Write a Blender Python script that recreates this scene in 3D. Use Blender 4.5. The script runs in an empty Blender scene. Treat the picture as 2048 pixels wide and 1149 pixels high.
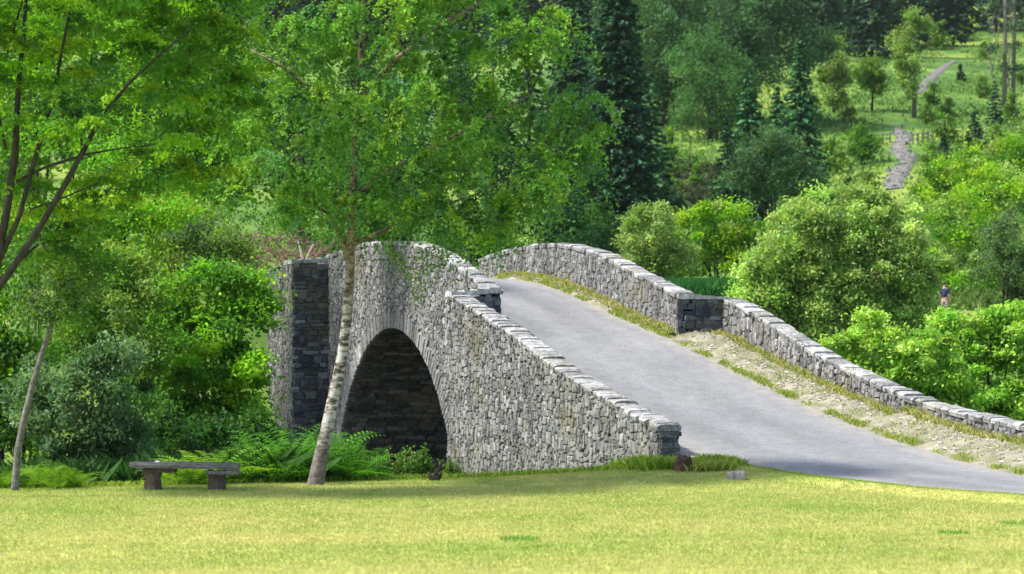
import bpy, math, random
import numpy as np

# ------------------------------------------------------------------ camera, sky, sun, exposure
S = bpy.context.scene
FPX, YH, CAMZ = 5000.0, 700.0, 2.6          # focal length in photo pixels, horizon row, eye height
cd = bpy.data.cameras.new("camera"); cam = bpy.data.objects.new("camera", cd)
S.collection.objects.link(cam); S.camera = cam
cam.location = (0, 0, CAMZ); cam.rotation_euler = (math.radians(90), 0, 0)
cd.lens = FPX / 2048 * 36; cd.sensor_width = 36; cd.shift_y = (YH - 574.5) / 2048
cd.clip_start = 0.5; cd.clip_end = 3000
cd.dof.use_dof = True; cd.dof.focus_distance = 58; cd.dof.aperture_fstop = 1.7

SUN_EL, SUN_AZ = 54.0, -104.0                 # azimuth from +Y towards +X (degrees): the sun stands to the left
w = bpy.data.worlds.new("World"); S.world = w; w.use_nodes = True
nt = w.node_tree; bg = nt.nodes["Background"]
sky = nt.nodes.new("ShaderNodeTexSky"); sky.sky_type = 'NISHITA'; sky.sun_disc = False
sky.sun_elevation = math.radians(SUN_EL); sky.sun_rotation = math.radians(SUN_AZ)
sky.dust_density = 2.0; sky.air_density = 1.0
nt.links.new(sky.outputs[0], bg.inputs[0]); bg.inputs[1].default_value = 0.115
sd = bpy.data.lights.new("sun", 'SUN'); sun = bpy.data.objects.new("sun", sd); S.collection.objects.link(sun)
sd.energy = 3.1; sd.angle = math.radians(6); sd.color = (1.0, 0.955, 0.88)
sun.rotation_euler = (math.radians(90 - SUN_EL), 0, math.radians(180 - SUN_AZ))
S.view_settings.view_transform = 'Standard'; S.view_settings.look = 'None'
S.view_settings.exposure = 1.2; S.view_settings.gamma = 1.0
S.cycles.use_denoising = True
S.cycles.max_bounces = 8; S.cycles.diffuse_bounces = 4; S.cycles.transmission_bounces = 4

# ------------------------------------------------------------------ helpers
R = np.random.default_rng(7)
def smooth(x, a, b):
    u = np.clip((np.asarray(x, float) - a) / (b - a), 0, 1); return u * u * (3 - 2 * u)
def P(px, py, Y): return np.array([(px - 1024) / FPX * Y, Y, CAMZ + (YH - py) / FPX * Y])
def B(d, t, z):   # bridge frame: d along the roadway away from the camera, t across it to the right
    return np.array([-.31 - .309 * d + .951 * t, 65 + .951 * d + .309 * t, z])
def dt(X, Y):
    return (X + .31) * -.309 + (Y - 65) * .951, (X + .31) * .951 + (Y - 65) * .309
def tab(pts):
    pts = sorted(pts); xs = [p[0] for p in pts]; ys = [p[1] for p in pts]
    return lambda x: np.interp(x, xs, ys)
def wav(X, Y, s, seed=0):          # cheap smooth noise in -1..1
    g = np.random.default_rng(seed); r = 0
    for k in range(6):
        a = g.uniform(0, 6.28); f = g.uniform(.6, 1.9) / s
        r = r + np.sin((X * math.cos(a) + Y * math.sin(a)) * f * 2 * math.pi / 2 + g.uniform(0, 6.28))
    return r / 3.2

def mesh(name, V, F, mat, parent=None, col=None, loc=None, smooth_=False, uv=None):
    """V (n,3); F (m,k) array or list of lists; col (n,3) per-vertex colour"""
    V = np.asarray(V, np.float32)
    if loc is not None: V = V - np.asarray(loc, np.float32)
    me = bpy.data.meshes.new(name)
    if isinstance(F, np.ndarray):
        m, k = F.shape
        me.vertices.add(len(V)); me.vertices.foreach_set("co", V.ravel())
        me.loops.add(m * k); me.loops.foreach_set("vertex_index", F.astype(np.int32).ravel())
        me.polygons.add(m); me.polygons.foreach_set("loop_start", np.arange(0, m * k, k, dtype=np.int32))
        me.update(calc_edges=True)
    else:
        me.from_pydata(V.tolist(), [], F); me.update()
    if col is not None:
        c = me.color_attributes.new("col", 'FLOAT_COLOR', 'POINT')
        a = np.ones((len(V), 4), np.float32); a[:, :3] = np.clip(col, 0, 1); c.data.foreach_set("color", a.ravel())
    if uv is not None:
        ul = me.uv_layers.new(name="UVMap"); idx = np.zeros(len(me.loops), np.int32)
        me.loops.foreach_get("vertex_index", idx); ul.data.foreach_set("uv", np.asarray(uv, np.float32)[idx].ravel())
    if smooth_: me.polygons.foreach_set("use_smooth", np.ones(len(me.polygons), bool))
    me.materials.append(mat)
    o = bpy.data.objects.new(name, me); S.collection.objects.link(o)
    if parent is not None: o.parent = parent
    elif loc is not None: o.location = loc
    return o
def thing(name, loc, label, cat, group=None):
    o = bpy.data.objects.new(name, None); S.collection.objects.link(o); o.location = loc
    o.empty_display_size = .2; return tag(o, label, cat, group)
def tag(o, label=None, cat=None, group=None, kind=None):
    if label: o["label"] = label
    if cat: o["category"] = cat
    if group: o["group"] = group
    if kind: o["kind"] = kind
    return o
def copy_tree(o, loc, rz=0, sc=(1, 1, 1), label=None, group=None):
    c = o.copy(); S.collection.objects.link(c); c.location = loc; c.rotation_euler = (0, 0, rz); c.scale = sc
    if label: c["label"] = label
    if group: c["group"] = group
    for ch in list(o.children):
        k = ch.copy(); S.collection.objects.link(k); k.parent = c
    return c

class Acc:                                   # collects polygons of any size
    def __init__(s): s.v = []; s.f = []; s.c = []; s.n = 0
    def add(s, V, F, c=None):
        V = np.asarray(V, float); s.v.append(V)
        s.f += [[i + s.n for i in f] for f in F]
        s.c.append(np.tile(c if c is not None else (1, 1, 1), (len(V), 1))); s.n += len(V)
    def box(s, p, q, c=None, fn=None):
        x0, y0, z0 = p; x1, y1, z1 = q
        V = [(x0,y0,z0),(x1,y0,z0),(x1,y1,z0),(x0,y1,z0),(x0,y0,z1),(x1,y0,z1),(x1,y1,z1),(x0,y1,z1)]
        if fn: V = [fn(*v) for v in V]
        s.add(V, [(0,3,2,1),(4,5,6,7),(0,1,5,4),(1,2,6,5),(2,3,7,6),(3,0,4,7)], c)
    def tube(s, pts, rad, n=7, c=None, cap=True):
        pts = np.asarray(pts, float); rad = np.broadcast_to(rad, (len(pts),)); V = []
        for i, p in enumerate(pts):
            d = pts[min(i + 1, len(pts) - 1)] - pts[max(i - 1, 0)]; d = d / (np.linalg.norm(d) + 1e-9)
            u = np.cross(d, (0, 1, 0) if abs(d[1]) < .9 else (1, 0, 0)); u /= np.linalg.norm(u); v = np.cross(d, u)
            for k in range(n):
                a = 2 * math.pi * k / n; V.append(p + rad[i] * (math.cos(a) * u + math.sin(a) * v))
        F = [(i*n+k, i*n+(k+1) % n, (i+1)*n+(k+1) % n, (i+1)*n+k) for i in range(len(pts)-1) for k in range(n)]
        if cap: F.append(tuple(range(n))[::-1]); F.append(tuple((len(pts)-1)*n+k for k in range(n)))
        s.add(V, F, c)
    def obj(s, name, mat, parent=None, loc=None, sm=False):
        return mesh(name, np.concatenate(s.v), s.f, mat, parent, np.concatenate(s.c), loc, sm)

# ------------------------------------------------------------------ materials
def mat(name):
    m = bpy.data.materials.new(name); m.use_nodes = True; t = m.node_tree
    return m, t, t.nodes["Principled BSDF"]
def node(t, ty, **kw):
    n = t.nodes.new(ty)
    for k, v in kw.items():
        if k in n.inputs: n.inputs[k].default_value = v
        else: setattr(n, k, v)
    return n
def noise(t, scale, detail=4, vec=None, rough=.6, sc=None):
    n = node(t, "ShaderNodeTexNoise", Scale=scale, Detail=detail, Roughness=rough)
    if vec is None: vec = node(t, "ShaderNodeTexCoord").outputs["Object"]
    if sc is not None:
        mp = node(t, "ShaderNodeMapping"); mp.inputs["Scale"].default_value = sc; t.links.new(vec, mp.inputs[0]); vec = mp.outputs[0]
    t.links.new(vec, n.inputs["Vector"]); return n.outputs["Fac"]
def ramp(t, src, stops):
    r = node(t, "ShaderNodeValToRGB"); e = r.color_ramp.elements
    while len(e) < len(stops): e.new(.5)
    for k, (p, c) in enumerate(stops):
        e[k].position = p; e[k].color = (*c, 1) if not np.isscalar(c) else (c, c, c, 1)
    t.links.new(src, r.inputs[0]); return r.outputs[0]
def mix(t, a, b, fac, mode='MIX'):
    m = node(t, "ShaderNodeMix", data_type='RGBA', blend_type=mode)
    for s, x in ((6, a), (7, b)):
        if isinstance(x, bpy.types.NodeSocket): t.links.new(x, m.inputs[s])
        else: m.inputs[s].default_value = (*x, 1)
    if isinstance(fac, bpy.types.NodeSocket): t.links.new(fac, m.inputs[0])
    else: m.inputs[0].default_value = fac
    return m.outputs[2]
def bump(t, b, src, strength, dist=.02):
    n = node(t, "ShaderNodeBump", Strength=strength, Distance=dist); t.links.new(src, n.inputs["Height"]); t.links.new(n.outputs[0], b.inputs["Normal"])
def attr(t): return node(t, "ShaderNodeAttribute", attribute_name="col").outputs["Color"]

def foliage(name, trans=.4, rough=.6, spec=.12):
    m, t, b = mat(name); c = attr(t)
    t.links.new(c, b.inputs["Base Color"]); b.inputs["Roughness"].default_value = rough
    b.inputs["Specular IOR Level"].default_value = spec
    tr = node(t, "ShaderNodeBsdfTranslucent"); t.links.new(mix(t, c, (1.25, 1.35, .55), 1, 'MULTIPLY'), tr.inputs[0])
    ms = node(t, "ShaderNodeMixShader"); ms.inputs[0].default_value = trans
    t.links.new(b.outputs[0], ms.inputs[1]); t.links.new(tr.outputs[0], ms.inputs[2])
    t.links.new(ms.outputs[0], t.nodes["Material Output"].inputs[0]); return m
LEAF = foliage("leaves"); NEEDLE = foliage("needles", .15, .7, .1); BLADE = foliage("grass_blades", .3, .6, .15)

def masonry(name, tint=(1, 1, 1), lichen=.5):
    m, t, b = mat(name); c = attr(t)
    n1 = noise(t, 7, 7, rough=.7); n2 = noise(t, 22, 4); n3 = noise(t, .55, 4); n4 = noise(t, 1.3, 5, sc=(1, 1, .35))
    c = mix(t, c, ramp(t, n4, [(.3, .52), (.5, 1.0), (.7, 1.3)]), 1, 'MULTIPLY')
    c = mix(t, c, ramp(t, n1, [(.32, .42), (.68, 1.5)]), 1, 'MULTIPLY')
    c = mix(t, c, (.62, .62, .58), ramp(t, n2, [(.56, 0), (.66, lichen)]))
    c = mix(t, c, (.045, .045, .04), ramp(t, n1, [(.28, .75), (.42, 0)]))
    n5 = noise(t, .9, 6, sc=(1, 1, .25), rough=.7)
    c = mix(t, c, (.05, .052, .045), ramp(t, n5, [(.58, 0), (.70, .6)]))
    c = mix(t, c, (.20, .18, .07), ramp(t, n3, [(.55, 0), (.70, .42)]))
    c = mix(t, c, tint, 1, 'MULTIPLY')
    t.links.new(c, b.inputs["Base Color"]); b.inputs["Roughness"].default_value = .9; b.inputs["Specular IOR Level"].default_value = .25
    bump(t, b, n1, .9, .03); return m
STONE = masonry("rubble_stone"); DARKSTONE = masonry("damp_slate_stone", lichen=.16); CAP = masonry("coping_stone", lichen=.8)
def plain(name, c1, c2, scale=3, rough=.9, bs=.4, bd=.02, sc=None, detail=6):
    m, t, b = mat(name); n = noise(t, scale, detail, sc=sc)
    t.links.new(ramp(t, n, [(.32, c1), (.68, c2)]), b.inputs["Base Color"]); b.inputs["Roughness"].default_value = rough
    b.inputs["Specular IOR Level"].default_value = .2
    bump(t, b, n, bs, bd); return m
MORTAR = plain("lime_mortar_core", (.075, .072, .066), (.22, .21, .195), 9)
BARK = plain("brown_bark", (.022, .020, .016), (.065, .06, .05), 14, bs=.8, sc=(1, 1, .3))
GREYBARK = plain("grey_bark", (.07, .068, .06), (.22, .215, .20), 12, bs=.5)
SOIL = plain("brown_soil", (.06, .04, .028), (.17, .11, .08), 2)
def birchbark():
    m, t, b = mat("birch_bark")
    n = noise(t, 5, 5, sc=(1, 1, 2.6)); n2 = noise(t, 16, 4)
    c = ramp(t, n, [(.42, (.045, .035, .028)), (.50, (.30, .26, .21)), (.57, (.50, .49, .46))])
    z = node(t, "ShaderNodeSeparateXYZ"); t.links.new(node(t, "ShaderNodeTexCoord").outputs["Object"], z.inputs[0])
    mr = node(t, "ShaderNodeMapRange"); t.links.new(z.outputs[2], mr.inputs[0])
    mr.inputs[1].default_value = .35; mr.inputs[2].default_value = 1.5
    dk = ramp(t, n2, [(.35, (.06, .045, .04)), (.65, (.19, .16, .14))])
    c = mix(t, dk, c, mr.outputs[0])
    mr2 = node(t, "ShaderNodeMapRange"); t.links.new(z.outputs[2], mr2.inputs[0])
    mr2.inputs[1].default_value = 3.0; mr2.inputs[2].default_value = 4.6
    c2 = ramp(t, n2, [(.4, (.07, .05, .03)), (.6, (.30, .25, .15))])
    c = mix(t, c, c2, mr2.outputs[0])
    t.links.new(c, b.inputs["Base Color"]); b.inputs["Roughness"].default_value = .8; bump(t, b, n2, .5, .02); return m
BIRCH = birchbark()
def asphalt():
    m, t, b = mat("worn_asphalt")
    uv = node(t, "ShaderNodeTexCoord").outputs["UV"]
    n = noise(t, 1.0, 5, uv, sc=(2.2, .16, 1)); f = noise(t, 30, 5, rough=.8); g = noise(t, 3, 6)
    c = ramp(t, n, [(.32, (.185, .187, .188)), (.5, (.228, .23, .23)), (.68, (.27, .27, .266))])
    c = mix(t, c, ramp(t, f, [(.35, .42), (.65, 1.5)]), 1, 'MULTIPLY')
    c = mix(t, c, ramp(t, g, [(.3, .85), (.7, 1.12)]), 1, 'MULTIPLY')
    se = node(t, "ShaderNodeSeparateXYZ"); t.links.new(uv, se.inputs[0])
    c = mix(t, c, ramp(t, se.outputs[0], [(.12, 1.0), (.30, .84), (.44, 1.03), (.62, .82), (.8, 1.03)]), 1, 'MULTIPLY')
    e = ramp(t, se.outputs[0], [(0, 1.0), (.2, 0.0), (.86, 0.0), (1, 1.0)])
    c = mix(t, c, (.33, .29, .22), mix(t, e, ramp(t, g, [(.35, 0), (.6, 1)]), 1, 'MULTIPLY'))
    t.links.new(c, b.inputs["Base Color"]); b.inputs["Roughness"].default_value = .85; bump(t, b, f, .5, .01); return m
ROAD = asphalt()
VERGE = plain("trodden_gravel_verge", (.13, .14, .06), (.34, .31, .24), 2.2, bs=.8)
PATH = plain("grey_path_stones", (.09, .085, .075), (.25, .235, .22), 1.4, bs=1, bd=.3)
WOOD = plain("weathered_wood", (.06, .053, .052), (.24, .225, .22), 7, sc=(1, 6, 6), bs=.6)
LOG = plain("rotting_log", (.04, .028, .022), (.15, .115, .09), 10, sc=(3, 3, .6), bs=.8)
WATER, wt, wb = mat("river_water"); wb.inputs["Base Color"].default_value = (.02, .018, .012, 1); wb.inputs["Roughness"].default_value = .08
bump(wt, wb, noise(wt, 2, 3), .2, .05)
def groundmat(name, stops, scale, scale2):
    m, t, b = mat(name); n = noise(t, scale, 5); n2 = noise(t, scale2, 5)
    c = ramp(t, n, stops); c = mix(t, c, ramp(t, n2, [(.3, .7), (.7, 1.3)]), 1, 'MULTIPLY')
    t.links.new(c, b.inputs["Base Color"]); b.inputs["Roughness"].default_value = .95; b.inputs["Specular IOR Level"].default_value = .1
    bump(t, b, n2, .6, .1); return m
HILL = groundmat("hill_pasture", [(.34, (.055, .12, .028)), (.5, (.11, .20, .035)), (.64, (.22, .29, .05))], .05, .9)
LAWN = groundmat("mown_lawn", [(.3, (.25, .33, .06)), (.5, (.36, .38, .09)), (.7, (.45, .41, .14))], .35, 3)

# ------------------------------------------------------------------ terrain
zr = tab([(60, 4.4), (30, 4.45), (22, 4.65), (18, 4.80), (15, 4.84), (12, 4.78), (10, 4.62), (8, 4.35), (5, 3.85), (3, 3.45), (0, 2.95),
          (-2.5, 2.45), (-5, 1.95), (-7.5, 1.47), (-10, 1.07), (-12, .77), (-14, .52), (-16, .30), (-18, .15), (-21, .04), (-30, 0), (-60, 0)])
road_l = tab([(60, .05), (.0, .05), (-.6, -.75), (-14.5, -.82), (-15.2, -.5), (-15.7, -.27), (-16.75, -.02), (-23.2, 2.15), (-60, 15.4)])
road_r = tab([(60, 4.5), (6, 4.5), (-6, 4.8), (-18.4, 4.96), (-21, 5.5), (-25, 7.2), (-60, 21)])
prof = tab([(0, 3), (90, 3), (116, 4.0), (140, 7), (180, 12.5), (220, 18.4), (290, 30), (400, 50), (470, 64), (600, 95), (900, 165), (1500, 260)])
bank = tab([(-60, 0), (-14.8, 0), (-12, -.5), (2, -2.0), (3.5, -2.6), (15, -2.6), (17, -1.6), (24, 3), (60, 3)])
def H(X, Y, cut=True):
    X = np.asarray(X, float); Y = np.asarray(Y, float); d, t = dt(X, Y)
    h = bank(d)
    far = prof(Y) + wav(X, Y, 60, 3) * 1.6 * smooth(Y, 140, 220) + wav(X, Y, 16, 4) * .5 * smooth(Y, 120, 160)
    h = h + (far - 3) * smooth(d, 20, 30)
    h = h + .06 * wav(X, Y, 9, 5) * smooth(Y, 20, 30) * (d < -14)
    h = h + .22 * np.exp(-((X - 3.8) ** 2 + (Y - 50) ** 2) / 10)
    h = h + 3.4 * np.exp(-((X + 9.5) ** 2 / 30 + (Y - 96) ** 2 / 60))        # brown bank beyond the far abutment
    h = h + 2.2 * np.exp(-((X - 46) ** 2 / 500 + (Y - 330) ** 2 / 900))      # knoll on the hill
    if not cut: return h
    c = (t > road_l(d) - .1) & (t < road_r(d) + .2) & (d < -13.5)
    h = np.where(c, np.minimum(h, zr(d) - .12), h)
    e = (d >= -13.5) & (d < 1) & (t > -1.2) & (t < 6.4)
    h = np.where(e, np.minimum(h, zr(d) - .3), h)
    return h
def hit(px, py, Y0=100):
    Y = np.arange(Y0, 900, .5); X = (px - 1024) / FPX * Y; z = CAMZ + (YH - py) / FPX * Y
    k = np.argmax(H(X, Y) >= z); return np.array([X[k], Y[k], float(H(X[k], Y[k]))])
ys = np.concatenate([np.arange(-60, 25, 4), np.arange(25, 105, .5), np.arange(105, 300, 2.5), np.arange(300, 900, 12), np.arange(900, 1500, 60)])
us = np.concatenate([np.linspace(-1, -.35, 22), np.linspace(-.34, .34, 150), np.linspace(.35, 1, 22)])
YY, UU = np.meshgrid(ys, us, indexing='ij'); XX = UU * (np.maximum(YY, 0) * .72 + 46)
VV = np.stack([XX, YY, H(XX, YY)], -1).reshape(-1, 3); ny, nx = YY.shape
ii = (np.arange(ny - 1)[:, None] * nx + np.arange(nx - 1)).ravel()
tag(mesh("hillside_ground", VV, np.stack([ii, ii + 1, ii + nx + 1, ii + nx], 1), HILL, smooth_=True), kind="structure")

# lawn: a sheet 4 mm above the ground, out to its far edge and to the edge of the road
def lawn_edge(X):
    a = 65 + (-14.6 + .309 * (X + .31)) / .951
    ds = np.linspace(-40, -15.5, 400); q = np.array([B(x, road_l(x), 0) for x in ds])
    o = np.argsort(q[:, 0]); r = np.interp(X, q[o, 0], q[o, 1])
    return np.where(X < 3.0, a, np.minimum(a, r + .10))
xs = np.linspace(-34, 17, 260); vs = np.linspace(0, 1, 120) ** .6
XX, VVv = np.meshgrid(xs, vs, indexing='ij'); YY = -20 + VVv * (lawn_edge(XX) + 20)
def lawn_z(XX, YY):
    ld, lt_ = dt(XX, YY)
    LZ = H(XX, YY, False) + .004; nr = (ld < -15.3) & (lt_ > road_l(ld) - .8)
    return np.where(nr, LZ + (np.maximum(zr(ld) + .035, LZ) - LZ) * smooth((lt_ - road_l(ld)), -.8, -.1), LZ)
LV = np.stack([XX, YY, lawn_z(XX, YY)], -1)
LV[..., 2] = np.maximum(LV[..., 2], -.35)
n0, n1 = XX.shape; ii = (np.arange(n0 - 1)[:, None] * n1 + np.arange(n1 - 1)).ravel()
tag(mesh("lawn", LV.reshape(-1, 3), np.stack([ii, ii + n1, ii + n1 + 1, ii + 1], 1), LAWN, smooth_=True), kind="structure")

# road and verge ribbons
def ribbon(name, lf, rf, zf, m, d0, d1, nd=160, nt_=9, lift=0):
    ds = np.linspace(d0, d1, nd); V = []; U = []
    for x in ds:
        l, r = lf(x), rf(x)
        for k in range(nt_):
            s = k / (nt_ - 1); tt = l + (r - l) * s
            z = zf(x, tt) + lift; V.append(B(x, tt, z)); U.append((s, x))
    ii = (np.arange(nd - 1)[:, None] * nt_ + np.arange(nt_ - 1)).ravel()
    return tag(mesh(name, V, np.stack([ii, ii + 1, ii + nt_ + 1, ii + nt_], 1), m, uv=U, smooth_=True), kind="structure")
camber = lambda x, tt: float(zr(x) + .04 * math.sin(math.pi * np.clip((tt - road_l(x)) / (road_r(x) - road_l(x)), 0, 1)))
ribbon("road", road_l, road_r, camber, ROAD, -45, 60, 260)
wall_r = lambda x: 4.96 if x > 0 else 6.26 + max(0, -16 - x) * .5
def vz(x, tt):   # height of the verge
    r = road_r(x); u = np.clip((tt - r) / max(.3, wall_r(x) - r), 0, 1)
    return float(zr(x) - .03 * (tt < r - .05) + .012 + .12 * smooth(u, 0, .5) + .02 * math.sin(x * 3.1 + tt * 5) + (.2 * u if x < -11 else 0))
ribbon("verge", lambda x: road_r(x) - .12, lambda x: wall_r(x) + .05, vz, VERGE, -24, 40, 300, 11)
tag(mesh("river", [B(1, -60, -2.1), B(1, 60, -2.1), B(17, 60, -2.1), B(17, -60, -2.1)], [[0, 3, 2, 1]], WATER), kind="structure")

# ------------------------------------------------------------------ the stone bridge
GREY = [(.20, .195, .185), (.155, .15, .145), (.235, .23, .22), (.125, .125, .125), (.20, .193, .175), (.175, .18, .195), (.27, .265, .255), (.09, .09, .092), (.165, .16, .145), (.135, .138, .145), (.22, .215, .215)]
SLATE = [(.060, .072, .090), (.08, .09, .108), (.045, .054, .07), (.12, .135, .15), (.065, .072, .078), (.19, .21, .22)]
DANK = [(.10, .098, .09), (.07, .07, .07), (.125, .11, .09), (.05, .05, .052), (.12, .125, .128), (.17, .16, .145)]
def stones(A, fn, u0, u1, v0, v1, inside, top=None, hs=(.07, .26), ws=(.06, .26), proud=.022, pal=GREY, seed=1, push=None, gap=.002, wave=.09):
    """random rubble on the surface fn(u, v, n): each stone an irregular rounded block standing proud of the core"""
    g = random.Random(seed); v = v0; w1, w2 = g.uniform(0, 6), g.uniform(0, 6)
    while v < v1:
        h = g.uniform(*hs); u = u0 - g.uniform(0, .3)
        while u < u1:
            wd = g.uniform(*ws) * (1 if h < .25 else .85)
            parts = [(v, h)]
            if h > .2 and g.random() < .45: s = g.uniform(.4, .6); parts = [(v, h * s), (v + h * s, h * (1 - s))]
            for (vv, hh) in parts:
                lo, hi = max(u, u0), min(u + wd, u1)
                if hi - lo < .05: continue
                uc, vc = (lo + hi) / 2, vv + hh / 2; vc += wave * (math.sin(uc * 2.1 + w1 + vc * .7) + .7 * math.sin(uc * 5.3 + w2 + vc * 2)); vc += g.uniform(-.3, .3) * hh * .5
                if u1 >= uc >= u0 and inside(uc, vc):
                    ring = []; a, b_ = (hi - lo) / 2 - gap, hh / 2 - gap
                    for (x, y) in ((-1, -.75), (-.75, -1), (.75, -1), (1, -.75), (1, .75), (.75, 1), (-.75, 1), (-1, .75)):
                        ring.append((uc + x * a * g.uniform(.76, 1.12), vc + y * b_ * g.uniform(.76, 1.14)))
                    pr = proud * g.uniform(.2, 1.5); tx, ty = g.uniform(-.3, .3), g.uniform(-.3, .3); V = []
                    for q, (sc, n) in enumerate(((1, -.03), (1, pr * .55), (.88, pr))):
                        for (x, y) in ring:
                            xx, yy = uc + (x - uc) * sc, vc + (y - vc) * sc
                            xx = min(max(xx, u0), u1)
                            if top is not None: yy = min(yy, float(top(xx)) - .01)
                            if push: xx, yy = push(xx, yy)
                            V.append(fn(xx, yy, n + (tx * (x - uc) + ty * (y - vc)) * (n > 0) * .12))
                    F = [(q * 8 + k, q * 8 + (k + 1) % 8, q * 8 + 8 + (k + 1) % 8, q * 8 + 8 + k) for q in range(2) for k in range(8)]
                    F.append(tuple(range(16, 24)))
                    c = np.array(g.choice(pal)) * g.uniform(.66, 1.28); A.add(V, F, c)
            u += wd
        v += h

TL, TLA, TR, TRA = -.40, -1.30, 5.36, 6.26         # wall planes: left outer, left approach outer, right outer, right approach inner
D0, D1 = 0.0, 17.0
AC, AR, AZ = 9.2, 7.3, -4.05                        # arch: centre d, radius, centre height
topL = tab([(-.1, 4.12), (1.1, 4.52), (2.5, 4.88), (3.9, 5.22), (5.4, 5.47), (7.4, 5.70), (9.6, 5.81), (11.9, 5.88), (13.7, 5.84), (15.6, 5.74), (17.3, 5.66), (30, 5.1)])
topLA = tab([(.3, 4.04), (0, 4.02), (-2.4, 3.55), (-4.5, 3.12), (-6.4, 2.67), (-8.2, 2.22), (-9.9, 1.88), (-11.8, 1.53), (-13.6, 1.22), (-14.7, 1.06), (-15.5, .98), (-16.2, .9)])
topR = tab([(0, 4.1), (2, 4.52), (4, 4.95), (6, 5.38), (8.2, 5.69), (10, 5.84), (12.4, 5.89), (15, 5.8), (16.9, 5.71), (17.7, 5.65)])
topRA = tab([(.3, 4.0), (-.4, 3.93), (-1.8, 3.64), (-3.1, 3.28), (-5.5, 2.62), (-7.3, 2.2), (-9.2, 1.84), (-10.7, 1.55), (-12.6, 1.3), (-14.9, 1.12), (-16, 1.0), (-24, .9)])
topFL = tab([(17, 5.52), (19.4, 5.42), (20.8, 5.2), (26, 4.6), (40, 4.5)])
CT = .085                                             # coping thickness
bridge = thing("stone_bridge", tuple(B(9.2, 2.5, 0)), "humpback rubble stone bridge with one tall arch and lichened parapets", "bridge")
BL = np.array(B(9.2, 2.5, 0))
def part(A, name, m): return A.obj(name, m, bridge, BL)
def pc(name, m, V, F): return mesh(name, V, F, m, bridge, np.tile((.1, .1, .1), (len(V), 1)), BL)

def core(name, tops, t0, t1, d0, d1, bot, n=60):
    """solid core slab of a wall between planes t0 < t1"""
    V = []; F = []
    for i, x in enumerate(np.linspace(d0, d1, n)):
        zt, zb = float(tops(x)) - CT, float(bot(x))
        V += [B(x, t0, zb), B(x, t0, zt), B(x, t1, zt), B(x, t1, zb)]
        if i:
            q = 4 * i; p = q - 4
            F += [(p + k, p + (k + 1) % 4, q + (k + 1) % 4, q + k) for k in range(4)]
    F += [(0, 1, 2, 3)[::-1], (4 * n - 4, 4 * n - 3, 4 * n - 2, 4 * n - 1)]
    return pc(name, MORTAR, V, F)
def archz(x):
    q = AR ** 2 - (x - AC) ** 2; return AZ + math.sqrt(q) if q > 0 else -4.0
def coping(A, fn_t, tops, d0, d1, seed, lmin=.3, lmax=.75, wid=(-.07, .52), thick=CT):
    g = random.Random(seed); x = d0
    while x < d1:
        L = g.uniform(lmin, lmax); x1 = min(x + L, d1); za, zb = float(tops(x)), float(tops(x1)); dz = g.uniform(-.03, .03)
        a0, a1 = wid[0] + g.uniform(-.05, .03), wid[1] + g.uniform(-.03, .05); th = thick + .03; c = np.array(g.choice([(.33, .33, .32), (.26, .26, .255), (.38, .375, .365), (.19, .19, .185), (.30, .29, .27)])) * g.uniform(.85, 1.1)
        V = []
        for (xx, zz) in ((x + .012, za), (x1 - .012, zb)):
            j = g.uniform(-.02, .02)
            for (tt, z2) in ((a0 + .02, zz - th), (a0 + j, zz - .03), (a0 + .06, zz + dz), ((a0 + a1) / 2, zz + dz + .01), (a1 - .06, zz + dz), (a1 + j, zz - .03), (a1 - .02, zz - th)):
                V.append(B(xx + g.uniform(-.02, .02) * (lmin > .2), fn_t + tt, z2))
        F = [(k, k + 1, 8 + k, 7 + k) for k in range(6)] + [(6, 0, 7, 13), (0, 6, 5, 4, 3, 2, 1), (7, 8, 9, 10, 11, 12, 13)]
        A.add(V, F, c); x = x1

# spandrel wall, left (seen) and right
A = Acc()
ins = lambda u, v: (u - AC) ** 2 + (v - AZ) ** 2 > (AR + .54) ** 2 and v < topL(u) - .12
def push(u, v):
    r = math.hypot(u - AC, v - AZ)
    if r < AR + .50: s = (AR + .50) / r; return AC + (u - AC) * s, AZ + (v - AZ) * s
    return u, v
stones(A, lambda u, v, n: B(u, TL - n, v), D0, D1, -2.6, 5.9, ins, lambda u: topL(u) - CT, push=push, seed=3)
sp = part(A, "spandrel_wall", STONE)
A = Acc(); n = 66
for side, (ta, tb) in enumerate(((TL + .02, .0), (4.96, TR - .02))):
    xs_ = np.linspace(D0, D1, n); V = []; tp = topL if side == 0 else topR
    for x in xs_: V += [B(x, ta, max(archz(x), -4)), B(x, ta, tp(x) - CT), B(x, tb, tp(x) - CT), B(x, tb, max(archz(x), -4))]
    F = [(4*i+k, 4*i+(k+1) % 4, 4*i+4+(k+1) % 4, 4*i+4+k) for i in range(n-1) for k in range(4)]
    A.add(V, F, (.1, .1, .1))
part(A, "wall_core", MORTAR)
# arch ring
A = Acc(); g = random.Random(5); th = .12
while th < math.pi - .12:
    dth = g.uniform(.017, .033); l = g.uniform(.42, .62); V = []
    for (n_, ins_) in ((-.03, 0), (.045 * g.uniform(.6, 1.2), .012)):
        for (r, q) in ((AR - .015, 0), (AR + l, 0), (AR + l, 1), (AR - .015, 1)):
            a = th + (.0015 + ins_ / AR if q == 0 else dth - .0015 - ins_ / AR); rr = r + (ins_ if r < AR else -ins_)
            V.append(B(AC + rr * math.cos(a), TL - n_, AZ + rr * math.sin(a)))
    A.add(V, [(4, 5, 6, 7), (0, 1, 5, 4), (1, 2, 6, 5), (2, 3, 7, 6), (3, 0, 4, 7)], np.array(g.choice(GREY[:7])) * g.uniform(.85, 1.2)); th += dth
part(A, "arch_ring", STONE)
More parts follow.
